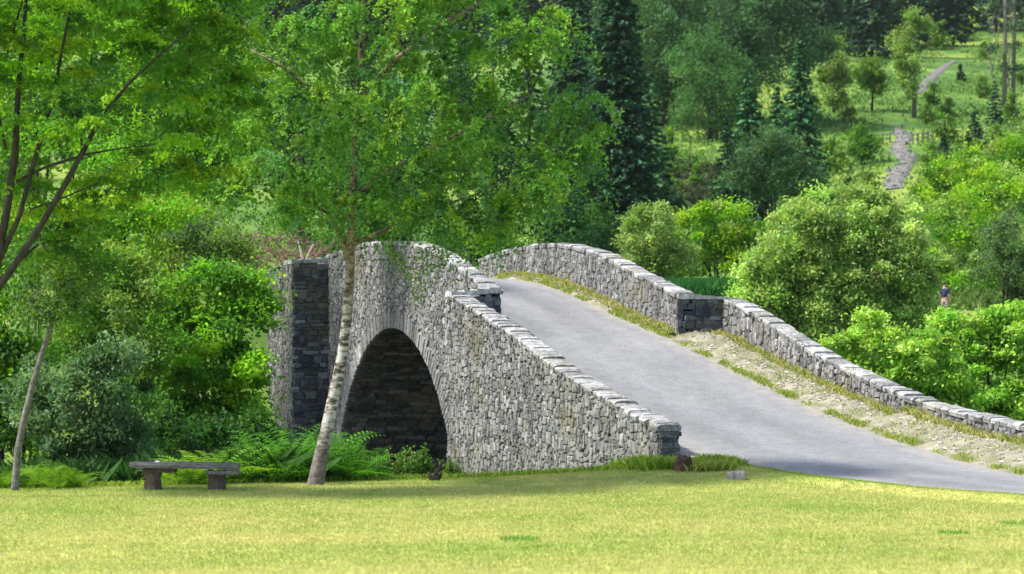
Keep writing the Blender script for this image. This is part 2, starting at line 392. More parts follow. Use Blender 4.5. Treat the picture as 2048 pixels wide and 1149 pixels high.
# vault and its stones
A = Acc(); V = []; m_ = 48
for k in range(m_ + 1):
    a = math.pi * k / m_; V += [B(AC + (AR + .02) * math.cos(a), TL + .02, AZ + (AR + .02) * math.sin(a)), B(AC + (AR + .02) * math.cos(a), TR - .02, AZ + (AR + .02) * math.sin(a))]
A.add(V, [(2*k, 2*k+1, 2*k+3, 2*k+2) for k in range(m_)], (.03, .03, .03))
def vf(u, v, n): a = v / AR; return B(AC + (AR + .02 - n) * math.cos(a), u, AZ + (AR + .02 - n) * math.sin(a))
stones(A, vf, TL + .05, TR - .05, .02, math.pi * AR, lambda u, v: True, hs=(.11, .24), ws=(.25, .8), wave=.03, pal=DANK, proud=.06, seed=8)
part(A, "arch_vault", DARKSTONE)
# left approach wall
botA = lambda x: -1.3
A = Acc()
stones(A, lambda u, v, n: B(u, TLA - n, v), -14.6, .43, -2.6, 4.1, lambda u, v: v < topLA(u) - .1, lambda u: topLA(u) - CT, seed=11, hs=(.08, .30), ws=(.07, .27), proud=.026)
stones(A, lambda u, v, n: B(u, TLA + .45 + n, v), -14.6, 0, 0, 4.1, lambda u, v: v < topLA(u) - .1 and v > zr(u) - .1, lambda u: topLA(u) - CT, seed=12)
part(A, "approach_wall", STONE)
core("wall_core", topLA, TLA + .02, TLA + .43, -14.62, .4, lambda x: -2.7)
A = Acc()   # squared end of the approach wall
stones(A, lambda u, v, n: B(-14.62 - n, u, v), TLA, TLA + .48, .1, 1.0, lambda u, v: v < .93, lambda u: .97, hs=(.1, .16), ws=(.4, .6), pal=SLATE[:1] + [(.12, .13, .14), (.17, .18, .19)], seed=13, proud=.06)
part(A, "wall_end", STONE)
A = Acc(); coping(A, TLA, topLA, -14.66, -.02, 21, .09, .32, wid=(-.04, .49)); part(A, "coping", CAP)
# left return and pier at the near refuge
A = Acc()
stones(A, lambda u, v, n: B(0 - n, u, v), TLA + .43, .03, 2.5, 4.2, lambda u, v: v < 3.98, lambda u: 4.02, hs=(.12, .2), ws=(.2, .5), pal=SLATE, seed=14)
stones(A, lambda u, v, n: B(.45 + n, u, v), TLA, TL - .02, -2.6, 4.0, lambda u, v: v < 3.9, hs=(.15, .3), pal=SLATE, seed=15)
part(A, "refuge_return_wall", DARKSTONE)
A = Acc(); A.box((.02, TLA + .44, -2.6), (.43, -.01, 3.98), (.1, .1, .1), fn=B); part(A, "return_core", MORTAR)
A = Acc(); g = random.Random(4)
for k in range(4):
    t0 = TLA - .05 + k * .345; A.box((-.06 + g.uniform(-.02, .02), t0 + .01, 3.98 + .03 * k), (.5, t0 + .335, 4.12 + .03 * k + g.uniform(-.015, .015)), (.5, .5, .48), fn=B)
part(A, "return_coping", CAP)
# left parapet: inner face and coping
A = Acc()
stones(A, lambda u, v, n: B(u, 0 + n, v), 0.02, D1, 2.7, 5.9, lambda u, v: zr(u) - .1 < v < topL(u) - .12, lambda u: topL(u) - CT, seed=16)
stones(A, lambda u, v, n: B(0 - n, u, v), -.4, .02, 3.0, 4.2, lambda u, v: v < 4.0, seed=17, pal=SLATE)
part(A, "parapet", STONE)
A = Acc(); coping(A, TL, topL, .02, D1 + .3, 22, .14, .42, wid=(-.04, .45)); part(A, "coping", CAP)
# far pier
A = Acc(); TP = -1.6
stones(A, lambda u, v, n: B(D1 - n, u, v), TP, TL + .02, -2.6, 5.5, lambda u, v: v < 5.4, lambda u: 5.42, hs=(.10, .26), ws=(.15, .6), wave=.03, pal=SLATE, seed=18, proud=.05)
part(A, "pier", DARKSTONE)
A = Acc(); stones(A, lambda u, v, n: B(u, TP - n, v), D1, 20.8, -2.6, 5.5, lambda u, v: v < topFL(u) - .1, lambda u: topFL(u) - CT, pal=DANK + DANK + GREY[:2], seed=19)
part(A, "approach_wall", STONE)
core("wall_core", topFL, TP + .02, TP + .45, D1 + .02, 20.8, lambda x: -2.7, 14)
A = Acc(); A.box((D1 + .02, TP + .46, -2.7), (D1 + .44, TL + .40, 5.38), (.1, .1, .1), fn=B); part(A, "pier_core", MORTAR)
A = Acc(); coping(A, TP, topFL, D1 + .5, 20.8, 23)
for k in range(4):
    t0 = TP - .05 + k * .32; A.box((D1 - .05, t0 + .01, 5.38 + .02 * k), (D1 + .48, t0 + .31, 5.50 + .03 * k), (.4, .4, .38), fn=B)
part(A, "coping", CAP)
# right parapet over the arch
A = Acc()
stones(A, lambda u, v, n: B(u, 4.96 - n, v), .0, D1 + .7, 2.7, 5.9, lambda u, v: zr(u) - .1 < v < topR(u) - .12, lambda u: topR(u) - CT, seed=31, hs=(.10, .30), ws=(.08, .26), proud=.03)
part(A, "parapet", STONE)
A = Acc(); coping(A, 4.94, topR, .02, D1 + .7, 24, .14, .42, wid=(-.03, .5)); part(A, "coping", CAP)
A = Acc()
stones(A, lambda u, v, n: B(0 - n, u, v), 4.93, TRA + .03, 2.5, 4.1, lambda u, v: v < 3.95, lambda u: 3.97, hs=(.12, .3), ws=(.2, .5), pal=SLATE, seed=32, proud=.05)
part(A, "refuge_return_wall", DARKSTONE)
A = Acc(); A.box((.02, 5.39, 1.8), (.45, TRA + .42, 3.93), (.1, .1, .1), fn=B); part(A, "return_core", MORTAR)
A = Acc(); g = random.Random(6)
for k in range(5):
    t0 = 4.95 + k * .35; A.box((-.06, t0 + .01, 3.95 + .0 * k), (.5, t0 + .34, 4.09 - .02 * k + g.uniform(-.015, .015)), (.5, .5, .48), fn=B)
part(A, "return_coping", CAP)
# right approach wall, bending outwards at its low end
def bendR(x): return max(0, -13 - x) ** 2 * .022
def fnR(u, v, n): return B(u, TRA + bendR(u) - n, v)
A = Acc()
stones(A, fnR, -22, .0, 0, 4.1, lambda u, v: zr(u) - .1 < v < topRA(u) - .1, lambda u: topRA(u) - CT, seed=33, hs=(.12, .36), ws=(.08, .24), proud=.03)
part(A, "approach_wall", STONE)
V = []; n = 50
for x in np.linspace(-22, .4, n):
    for (tt, zz) in ((.02, -1), (.02, topRA(x) - CT), (.43, topRA(x) - CT), (.43, -1)): V.append(B(x, TRA + bendR(x) + tt, float(zz)))
pc("wall_core", MORTAR, V, [(4*i+k, 4*i+(k+1) % 4, 4*i+4+(k+1) % 4, 4*i+4+k) for i in range(n-1) for k in range(4)] + [(3, 2, 1, 0)])
A = Acc(); B0 = B
_b = B
def Bb(d, t, z): return _b(d, t + bendR(d) * (t > 5.5), z)
B = Bb; coping(A, TRA, topRA, -22, -.02, 25, .16, .5, wid=(-.03, .5)); B = _b
part(A, "coping", CAP)
tag(bridge)

# ------------------------------------------------------------------ foliage builders
def quads(C, L, W, rng, up=.0, droop=0., flat=.3):
    """leaf blades: rhombic quads centred on C"""
    n = len(C); D = rng.normal(size=(n, 3)); D[:, 2] = D[:, 2] * (1 - droop) - droop * 1.4
    D /= np.linalg.norm(D, axis=1)[:, None] + 1e-9
    N = rng.normal(size=(n, 3)); N[:, 2] = np.abs(N[:, 2]) + up
    Sd = np.cross(D, N); Sd /= np.linalg.norm(Sd, axis=1)[:, None] + 1e-9; N = np.cross(Sd, D)
    l = (L * rng.uniform(.65, 1.3, n))[:, None] / 2; w_ = (W * rng.uniform(.7, 1.25, n))[:, None] / 2
    V = np.empty((n, 4, 3)); V[:, 0] = C - D * l; V[:, 2] = C + D * l
    V[:, 1] = C + Sd * w_ + N * w_ * flat - D * l * .15; V[:, 3] = C - Sd * w_ + N * w_ * flat - D * l * .15
    return V.reshape(-1, 3)
def crown_cols(cl, ncl, cols, rng, var=.16, gain=1.5):
    base = np.array(cols)[rng.integers(0, len(cols), ncl)] * rng.uniform(1 - var * 1.6, 1 + var * 1.6, ncl)[:, None]
    c = base[cl] * rng.uniform(1 - var, 1 + var, len(cl))[:, None] * gain
    c[:, 0] *= rng.uniform(.85, 1.2, len(cl)); return np.repeat(c, 4, axis=0)
def crown_points(lobes, n, cpl, rc, rng, shell=.45, droop=0., zf=.7, strand=0):
    vol = np.array([(l[3] * l[4] * l[5]) ** .66 for l in lobes]); ncl = np.maximum(3, (vol / vol.sum() * cpl).astype(int))
    cen = []; 
    for l, k in zip(lobes, ncl):
        u = rng.normal(size=(k, 3)); u /= np.linalg.norm(u, axis=1)[:, None]
        r = (shell + (1 - shell) * rng.uniform(0, 1, k) ** .6)[:, None]
        cen.append(np.array(l[:3]) + u * r * np.array(l[3:6]))
    cen = np.concatenate(cen); m = len(cen); wgt = rng.uniform(.4, 1.6, m); cl = rng.choice(m, n, p=wgt / wgt.sum())
    size = rc * rng.uniform(.55, 1.35, m)
    if strand:                                # leaves strung along arching, hanging twigs
        K = m * strand; a = rng.uniform(0, 6.283, K); ln_ = rng.uniform(.5, 1.5, K); st = cl * strand + rng.integers(0, strand, n); s_ = rng.uniform(0, 1, n) ** .8
        q = s_ * ln_[st]; o = np.stack([np.cos(a[st]) * q * .62, np.sin(a[st]) * q * .62, .25 * s_ - q * s_ * droop], 1) + rng.normal(size=(n, 3)) * .06
        return cen[cl] + o * size[cl][:, None], cl, cen
    o = rng.normal(size=(n, 3)) * .55; o[:, 2] *= zf
    if droop: o[:, 2] -= np.abs(rng.normal(size=n)) * droop; o[:, :2] *= (1 - .35 * min(1, droop))
    return cen[cl] + o * size[cl][:, None], cl, cen
def at_ground(p):
    p = np.array(p, float); p[2] = float(H(p[0], p[1])); return p
def tree(name, label, cat, trunk, lobes, n, leaf, rc, cols, cpl=60, bark=None, group=None, seed=1, droop=0., shell=.45, m=None, up=.2, extra=(), tw=6, zf=.7, var=.16, trunkname="trunk", crown="crown", strand=0, gain=1.55):
    """trunk: [(x,y,z,r)...] world; lobes: [(x,y,z,rx,ry,rz)...] world"""
    rng = np.random.default_rng(seed); trunk = np.array(trunk, float); loc = tuple(trunk[0, :3])
    root = thing(name, loc, label, cat, group)
    C, cl, cen = crown_points(lobes, n, cpl, rc, rng, shell, droop, zf, strand)
    A = Acc(); A.tube(trunk[:, :3], trunk[:, 3], 9)
    for path in extra: path = np.array(path, float); A.tube(path[:, :3], path[:, 3], 7)
    A.obj(trunkname, bark or BARK, root, loc, True)
    A = Acc(); src = np.concatenate([trunk] + [np.array(e, float) for e in extra])
    k0 = 0
    for l in lobes:
        c = np.array(l[:3]); dd = np.linalg.norm(src[:, :3] - c, axis=1) + 3 * np.maximum(0, src[:, 2] - c[2] + .25 * np.abs(src[:, 0] - c[0]))
        k = int(np.argmin(dd)); s = src[k, :3]; r = min(src[k, 3] * .6, .012 * np.linalg.norm(c - s) + .015)
        mid = (s + c) / 2 + rng.normal(size=3) * .06 * np.linalg.norm(c - s) + np.array([0, 0, .12 * np.linalg.norm(c - s)])
        A.tube([s, (s + mid) / 2 + rng.normal(size=3) * .03, mid, (mid + c) / 2, c], [r, r * .85, r * .65, r * .5, r * .35], 5, cap=False)
        near = cen[np.argsort(np.linalg.norm((cen - c) / np.array(l[3:6]), axis=1))[:30]]
        for q in rng.choice(len(near), min(tw, len(near)), replace=False):
            e = near[q]; b0 = mid if rng.random() < .4 else c
            A.tube([b0, (b0 + e) / 2 + rng.normal(size=3) * .08 * np.linalg.norm(e - b0), e], [r * .35, r * .25, r * .12], 4, cap=False)
    A.obj("branches", BARK if bark is BIRCH else bark or BARK, root, loc, True)
    V = quads(C, leaf[0], leaf[1], rng, up, droop * .35)
    mesh(crown, V, np.arange(len(V)).reshape(-1, 4), m or LEAF, root, crown_cols(cl, len(cen), cols, rng, var, gain), loc)
    return root
def lob(Y, *L):        # lobes given where they appear: (px, py, rx_px, ry_px, dY)
    out = []
    for l in L:
        y = Y + (l[4] if len(l) > 4 else 0); p = P(l[0], l[1], y); rx, rz = l[2] / FPX * y, l[3] / FPX * y
        out.append((*p, rx, (rx + rz) / 2 * .9, rz))
    return out
def tr(Y, *pts):       # trunk path: (px, py, radius[, dY])
    return [(*P(a[0], a[1], Y + (a[3] if len(a) > 3 else 0)), a[2]) for a in pts]

BIRCHG = [(.085, .19, .03), (.11, .22, .035), (.07, .165, .035), (.075, .17, .06), (.14, .24, .03)]
BRIGHT = [(.12, .26, .015), (.16, .29, .015), (.09, .21, .014), (.20, .30, .02), (.07, .18, .02)]
MIDG = [(.06, .15, .018), (.08, .18, .02), (.045, .12, .02), (.10, .20, .02)]
DEEP = [(.035, .10, .02), (.05, .13, .02), (.03, .08, .022), (.06, .14, .03)]
DARKG = [(.016, .052, .018), (.022, .065, .02), (.012, .042, .018)]
GREYG = [(.075, .13, .055), (.10, .16, .07), (.06, .11, .045), (.09, .16, .04)]
WILLOW = [(.17, .25, .075), (.21, .29, .085), (.13, .20, .055), (.15, .25, .05), (.24, .31, .10)]
OLIVE = [(.10, .16, .03), (.13, .19, .035), (.08, .14, .03)]

# ---- the leaning birch at the lawn's edge
YB = 47.2; bz = float(H(*P(632, 970, YB)[:2]))
bt = tr(YB, (628, 985, 0.194), (632, 966, 0.163), (640, 925, 0.145), (652, 870, 0.128), (668, 790, 0.110), (684, 715, 0.101), (694, 640, 0.097), (699, 570, 0.095), (701, 500, 0.088), (704, 430, 0.079), (708, 330, 0.070), (712, 220, 0.062), (722, 100, 0.053), (728, -40, 0.044), (730, -200, 0.031), (735, -380, 0.018))
birch_ex = [tr(YB, (694, 520, .05), (685, 480, .045), (660, 430, .04), (610, 385, .03), (570, 350, .02)),
            tr(YB, (706, 400, .05), (760, 350, .045), (840, 310, .04), (950, 250, .03), (1060, 190, .02)),
            tr(YB, (703, 490, .045), (760, 465, .035), (830, 430, .03), (950, 390, .022), (1040, 350, .015)),
            tr(YB, (720, 200, .05), (790, 120, .045), (880, 50, .04), (990, -10, .03)),
            tr(YB, (712, 260, .05), (640, 190, .04), (560, 130, .03), (480, 90, .02))]
birch = tree("birch_tree", "leaning white-barked birch standing on the lawn edge before the bridge arch", "tree", bt,
    lob(YB, (1050, 50, 115, 90, 0), (1085, 215, 120, 75, .5), (1165, 200, 60, 38, .3), (1130, 60, 35, 50, 0), (1000, 330, 150, 95, -.4), (1120, 300, 80, 65, .2), (985, 430, 75, 60, 0), (1055, 385, 60, 50, .2),
        (830, 365, 130, 75, -.6), (905, 190, 150, 110, .8), (770, 230, 150, 110, -1.2), (620, 270, 150, 110, 0), (520, 370, 95, 75, .5), (600, 405, 120, 50, -.6), (760, 390, 90, 35, -.2),
        (740, 60, 190, 110, -.4), (930, 20, 130, 90, .8), (580, 110, 150, 110, .8), (480, 230, 90, 100, 1), (700, -130, 220, 130, 0), (940, -120, 180, 110, .3), (540, -60, 130, 120, .5), (730, -300, 170, 130, 0), (730, -430, 100, 90, 0), (915, 430, 80, 40, -.3), (975, 455, 60, 40, -.2), (900, 455, 50, 26, .2), (1080, 330, 60, 50, 0), (1180, 240, 40, 50, .2)),
    105000, (.08, .055), .62, BIRCHG, cpl=620, strand=7, gain=1.8, bark=BIRCH, seed=21, droop=.95, shell=.35, extra=birch_ex, tw=9, zf=.8)
rng = np.random.default_rng(77)      # hanging sprigs in front of the spandrel
C = []
for (x, y, k) in ((790, 510, 40), (810, 545, 45), (838, 575, 40), (850, 520, 30), (885, 500, 30), (770, 490, 40), (868, 545, 30), (930, 505, 30), (905, 530, 16), (830, 590, 14), (975, 480, 40), (730, 505, 12)):
    C.append(P(x, y, YB + rng.uniform(-.4, .4)) + np.clip(rng.normal(size=(k * 2, 3)), -1.7, 1.7) * (.11, .2, .17))
C = np.concatenate(C); V = quads(C, .075, .05, rng, .2, .4)
mesh("hanging_leaves", V, np.arange(len(V)).reshape(-1, 4), LEAF, birch, np.repeat(np.array(BRIGHT)[rng.integers(0, 5, len(C))], 4, axis=0), tuple(np.array(bt[0][:3])))

# ---- the many-stemmed tree at the left edge and the slim grey one before it
YL = 43.5
lt = tr(YL, (-150, 1010, 0.120), (-120, 880, 0.102), (-60, 700, 0.090), (-12, 560, 0.078), (12, 430, 0.072), (30, 310, 0.066), (35, 200, 0.048), (48, 60, 0.036), (60, -120, 0.024), (60, -300, 0.012))
tree("ash_tree", "many-stemmed dark-limbed tree leaning in from the left edge of the lawn", "tree", lt,
    lob(YL, (60, 60, 160, 120, 0), (250, 60, 150, 110, .8), (390, 80, 130, 110, 1.5), (150, 230, 110, 70, -.6), (330, 210, 130, 80, .6), (60, 380, 90, 60, .6), (230, 390, 110, 60, .8), (370, 330, 110, 60, 1.5), (-120, 150, 180, 200, 0), (100, -150, 220, 150, 0), (330, -100, 180, 120, 1), (140, 480, 90, 50, 1.2), (470, 170, 70, 80, 2)),
    60000, (.11, .05), .75, BRIGHT + MIDG, cpl=360, strand=7, gain=1.7, seed=31, droop=.5, shell=.3, tw=8,
    extra=[tr(YL, (-20, 600, 0.066), (30, 530, 0.060), (80, 455, 0.057), (130, 370, 0.051), (165, 305, 0.048), (205, 230, 0.036), (260, 165, 0.027), (320, 110, 0.018), (380, 60, 0.012)),
           tr(YL, (0, 520, 0.048), (40, 430, 0.045), (62, 345, 0.042), (95, 235, 0.036), (115, 150, 0.030), (140, 20, 0.021), (150, -100, 0.012)),
           tr(YL, (30, 365, 0.030), (90, 335, 0.027), (170, 310, 0.024), (240, 297, 0.015), (310, 290, 0.009)),
           tr(YL, (60, 420, 0.018), (130, 395, 0.015), (200, 365, 0.007)), tr(YL, (12, 300, 0.030), (-10, 200, 0.024), (20, 90, 0.021), (45, 0, 0.018))])
tree("slim_birch", "slender grey tree with a bent stem left of the bench", "tree",
    tr(45.6, (27, 992, .085), (30, 975, .075), (36, 900, .068), (50, 830, .06), (68, 760, .055), (85, 705, .05), (103, 650, .045), (118, 590, .04), (130, 520, .03), (140, 450, .018)),
    lob(45.6, (110, 560, 80, 45, 0), (50, 500, 70, 40, .3), (180, 530, 60, 40, -.2), (130, 460, 70, 50, .2), (60, 600, 60, 30, 0), (160, 610, 40, 28, 0)),
    7500, (.08, .045), .34, MIDG + GREYG, cpl=70, bark=GREYBARK, seed=33, droop=.5)

# ---- shrubs and trees on the left bank
def bush(name, label, cat, Y, lobes, n, leaf, rc, cols, seed, group=None, bark=None, **kw):
    L = lob(Y, *lobes); b = np.mean([l[:3] for l in L], axis=0); g = at_ground(b); g[2] -= .05
    t = [(*g, .07), (*(g * .6 + b * .4 + np.array([.1, 0, 0])), .055), (*b, .03)]
    ex = []; r = random.Random(seed)
    for k in range(4):
        o = np.array([r.uniform(-.5, .5), r.uniform(-.4, .4), 0]); q = np.array(L[r.randrange(len(L))][:3])
        ex.append([(*(g + o), .05), (*((g + o) * .5 + q * .5 + o * .5), .04), (*q, .02)])
    return tree(name, label, cat, t, L, n, leaf, rc, cols, seed=seed, group=group, bark=bark, extra=ex, trunkname="stems", crown="foliage", **kw)
bush("maple_sapling", "bright green young maple against the far pier of the bridge", "tree", 57,
     [(460, 570, 75, 55), (395, 610, 95, 65, .6), (485, 660, 50, 60, -.4), (335, 660, 80, 70, .3), (425, 720, 90, 60, -.7), (475, 780, 50, 70, 0), (325, 770, 80, 70, 0), (405, 850, 100, 60, 0), (505, 600, 35, 40)],
     30000, (.12, .08), .42, BRIGHT + MIDG, 41, gain=1.8, cpl=170, up=.6, zf=.5)
bush("dark_shrub", "deep green shrub in shade behind the wooden bench", "shrub", 52.5,
     [(360, 880, 90, 50), (270, 850, 80, 70, .5), (440, 900, 70, 45), (300, 930, 70, 35, .2)], 9000, (.11, .07), .35, DEEP, 42, cpl=70)
bush("rhododendron_bush", "grey-green glossy bush right of the slender grey stem", "shrub", 50.5,
     [(170, 800, 90, 75), (120, 870, 80, 55, -.3), (230, 750, 80, 60, .4), (225, 870, 80, 50), (70, 790, 60, 70, .3)], 16000, (.13, .05), .3, [(.06, .12, .05), (.09, .16, .08), (.05, .10, .035), (.12, .19, .10)], 43, cpl=120, up=.6)
bush("elder_bush", "pale leafy bush rising above the grey-green one", "shrub", 55,
     [(230, 620, 95, 65), (160, 680, 80, 60, .2), (290, 700, 70, 50, -.2), (240, 540, 70, 50, .4)], 13000, (.11, .06), .38, OLIVE + MIDG, 44, gain=1.8, cpl=90)
bush("hazel_bush", "yellow-green bush at the far left edge above the ferns", "shrub", 53,
     [(10, 650, 80, 80), (40, 740, 70, 60), (-60, 760, 90, 110), (20, 860, 70, 60), (-40, 560, 90, 80)], 14000, (.12, .08), .4, BRIGHT + DEEP, 45, gain=1.8, cpl=90)
bush("sallow_bush", "silvery grey-green sallow behind the bright maple", "shrub", 66,
     [(390, 480, 85, 55), (330, 530, 70, 50, .4), (450, 520, 60, 45), (380, 430, 60, 35, .3)], 12000, (.11, .05), .35, GREYG + OLIVE, 46, gain=1.8, cpl=90)
bush("hawthorn_bush", "rich green bush below the dark curved limbs", "shrub", 62,
     [(250, 470, 90, 50), (150, 480, 90, 60, .4), (60, 480, 90, 60), (200, 420, 80, 40), (320, 420, 60, 40)], 13000, (.12, .07), .42, BRIGHT, 47, gain=1.8, cpl=90)
bush("alder_tree", "tall leafy tree filling the gap between ash and birch", "tree", 72,
     [(380, 300, 110, 90), (300, 200, 100, 90, 1), (430, 150, 110, 90), (330, 80, 110, 80), (420, 30, 120, 80), (400, 400, 100, 50), (250, 320, 90, 70), (470, 300, 80, 90), (400, -80, 150, 90)], 26000, (.14, .09), .55, BRIGHT + MIDG, 48, gain=1.8, cpl=180)
bush("rowan_tree", "green rowan tree behind the far left limbs", "tree", 78,
     [(100, 300, 130, 80), (30, 150, 130, 110), (180, 130, 120, 100), (80, 30, 150, 90), (-80, 330, 120, 120), (0, 420, 110, 60), (200, 10, 110, 80)], 22000, (.15, .1), .6, MIDG + BRIGHT, 49, gain=1.8, cpl=150)
bush("bramble_bush", "low dark bush at the foot of the far bridge pier", "shrub", 55,
     [(500, 860, 60, 45), (540, 890, 40, 40)], 4000, (.1, .07), .3, DEEP, 50, cpl=40)
bush("holly_bush", "small blackish-green bush under the shrubs left of the bench", "shrub", 51,
     [(230, 930, 60, 35), (180, 940, 60, 30), (110, 935, 50, 30)], 5000, (.09, .05), .28, DEEP, 51, cpl=40)

# ---- beyond the bridge, left half, largely behind the birch
def deci(name, label, x, Y, top, wpx, n, cols, seed, leaf=(.3, .2), rc=.9, cat="tree", base=None, cpl=60, group=None, trunk_h=.25, bark=None, droop=.2, nl=9, shape=1.0, shell=.5):
    g = P(x, 0, Y); g[2] = float(H(g[0], g[1])) - .1 if base is None else base
    zt = CAMZ + (YH - top) / FPX * Y; h = zt - g[2]; rw = wpx / 2 / FPX * Y; r = random.Random(seed)
    L = []
    for k in range(nl):
        u = (k + .5) / nl; z = g[2] + h * (trunk_h + (1 - trunk_h) * u * .92); prof_ = math.sin(math.pi * min(1, .18 + u * .74) ** shape); a = r.uniform(0, 6.28)
        q = rw * prof_ * .5; L.append((g[0] + math.cos(a) * q, g[1] + math.sin(a) * q, z, rw * prof_ * .62, rw * prof_ * .62, h * (1 - trunk_h) / nl * 1.35))
    t = [(g[0], g[1], g[2], .018 * h + .04), (g[0] + .1, g[1], g[2] + h * .4, .012 * h + .03), (g[0], g[1], g[2] + h * .9, .02)]
    return tree(name, label, cat, t, L, n, leaf, rc, cols, cpl=cpl, seed=seed, group=group, bark=bark or BARK, droop=droop, shell=shell, tw=3)
deci("sycamore_tree", "broad mid-green tree behind the birch crown above the crest of the bridge", 800, 112, 140, 380, 15000, DEEP, 61, (.2, .14), .7, cpl=150)
deci("oak_tree", "dark rounded tree behind the birch left of the near conifer", 600, 118, 60, 420, 15000, DARKG + DEEP, 62, (.2, .14), .7, cpl=150)
deci("beech_tree", "dark leafy tree seen through the gap between the left-hand crowns", 330, 125, -40, 460, 15000, DARKG, 63, (.22, .15), .7, cpl=150)
deci("lime_tree", "deep green tree behind the ash at the left edge", 60, 130, -60, 460, 14000, DARKG + DEEP, 64, (.22, .15), .7, cpl=150)
for k, (x, Y, tp, wd, cc, lb) in enumerate([(1000, 105, 395, 170, MIDG, "mid-green thicket just above the crest of the road"), (1120, 112, 370, 200, DARKG + DEEP[:1], "dark blue-green thicket behind the crest, right of the birch twigs"),
        (1210, 118, 390, 170, DARKG + DEEP, "dark thicket between the crest and the pale willow"), (1185, 150, 310, 130, DARKG, "blackish bush under the tall spruce")]):
    deci("thicket", lb, x, Y, tp, wd, 9000, cc, 70 + k, (.17, .11), .5, cat="bushes", trunk_h=.02, cpl=90, group="dark thicket behind the bridge crest", shape=.8)
deci("alder_tree", "dark alder behind the right half of the birch crown", 985, 135, 40, 300, 14000, DARKG, 75, (.22, .15), .8, cpl=130, trunk_h=.05)
deci("alder_tree", "dark alder behind the birch stem above the bridge crest", 720, 140, 60, 300, 12000, DARKG, 76, (.22, .15), .8, cpl=110, trunk_h=.05)
# dead brown brush on the far bank
rng = np.random.default_rng(5)
A = Acc()
for k in range(420):
    p = np.array([rng.uniform(-10.6, -6.6), rng.uniform(90, 96), 0]); p[2] = float(H(p[0], p[1])) + rng.uniform(-.1, .5)
    q = p + np.array([rng.uniform(-.9, .9), rng.uniform(-.5, .5), rng.uniform(-.1, .7)])
    A.tube([p, (p + q) / 2 + rng.normal(size=3) * .1, q], [.022, .018, .008], 4, c=(.2, .12, .09))
tag(A.obj("dead_brushwood", plain("dead_brush", (.09, .05, .04), (.28, .17, .13), 5), None, (-8.5, 93, 5)), "heap of reddish-brown dead brushwood on the bank behind the far pier", "brushwood", kind="stuff")
A = Acc(); A.tube([P(606, 520, 91), P(600, 495, 91), P(596, 482, 91)], [.05, .045, .03], 6); A.tube([P(612, 520, 91), P(622, 498, 91), P(628, 488, 91)], [.035, .03, .02], 6)
tag(A.obj("bleached_stump", plain("bleached_wood", (.4, .3, .24), (.6, .5, .42), 6), None, tuple(P(606, 520, 91))), "pale forked dead stem sticking up behind the far pier", "tree stump")

# ---- right half, middle distance
bush("willow_tree", "large rounded pale-topped willow behind the right-hand approach wall", "tree", 95,
     [(1690, 430, 95, 60), (1600, 455, 80, 55, -.6), (1545, 520, 60, 60, -.6), (1770, 460, 85, 65), (1820, 540, 65, 75, .3), (1690, 530, 130, 90, 0), (1590, 600, 90, 60, -.4), (1700, 610, 120, 60), (1520, 580, 45, 50, -.5), (1800, 610, 75, 50), (1640, 650, 70, 35, -.3), (1850, 630, 28, 40), (1500, 640, 30, 30, -.5), (1690, 560, 170, 110, .8), (1560, 640, 70, 40, .3), (1750, 640, 100, 40, .4), (1620, 690, 70, 30)],
     115000, (.16, .09), .42, WILLOW, 81, gain=1.85, cpl=620, shell=.68, tw=7, var=.2, up=.8)
bush("willow_shrub", "pale creamy-green willow shrub left of the bright hazel bank", "shrub", 112,
     [(1300, 460, 55, 45), (1275, 500, 35, 35), (1345, 500, 45, 35), (1310, 420, 28, 20), (1300, 540, 50, 25), (1360, 540, 40, 25)], 16000, (.15, .08), .4, WILLOW, 82, cpl=80, shell=.6)
bush("gorse_bank_bush", "bright green broad bush between the pale willow shrub and the big willow", "shrub", 120,
     [(1430, 445, 80, 45), (1390, 490, 60, 40), (1480, 480, 60, 50), (1430, 430, 50, 30), (1430, 520, 80, 35), (1370, 530, 50, 30), (1490, 530, 50, 30)], 20000, (.17, .1), .45, BRIGHT + WILLOW[:1], 83, cpl=90, shell=.6)
bush("sycamore_bush", "lime-green big-leaved bush behind the low end of the wall", "shrub", 64,
     [(1770, 710, 75, 55), (1700, 695, 45, 30), (1760, 650, 40, 30), (1850, 720, 70, 60), (1830, 790, 80, 40), (1900, 800, 70, 50), (1740, 750, 50, 30)], 26000, (.13, .085), .36, [(.21, .36, .055), (.25, .39, .065), (.17, .31, .045), (.29, .40, .10), (.12, .23, .035)], 84, cpl=110, up=.8, zf=.5, shell=.6)
bush("sycamore_bush", "lime-green bush at the right edge of the picture under the grey willow", "shrub", 67,
     [(1960, 680, 70, 50), (2040, 660, 60, 60), (2000, 750, 90, 60), (1950, 810, 70, 40), (2060, 800, 80, 60), (1900, 668, 40, 30), (1905, 640, 26, 20), (1980, 630, 40, 25)], 27000, (.13, .085), .36, [(.19, .34, .05), (.23, .37, .06), (.15, .29, .045), (.27, .38, .09), (.11, .22, .035)], 85, cpl=110, up=.8, zf=.5, shell=.6)
bush("yellow_willow", "yellow-green loose tree right of the big willow above the walker", "tree", 128,
     [(1930, 430, 70, 55), (1900, 500, 45, 40), (1960, 500, 70, 50), (1980, 370, 60, 40), (2040, 380, 60, 50), (1890, 540, 22, 20), (1950, 560, 50, 25, -1)], 18000, (.19, .1), .5, BRIGHT + WILLOW, 86, gain=1.8, cpl=130, shell=.5)
bush("grey_sallow", "dull grey-green sallow at the right edge above the lime-green bush", "shrub", 104,
     [(2030, 470, 60, 60), (2000, 540, 50, 45), (2060, 560, 60, 50), (2030, 600, 60, 30)], 11000, (.15, .07), .42, GREYG, 87, cpl=90, shell=.5)
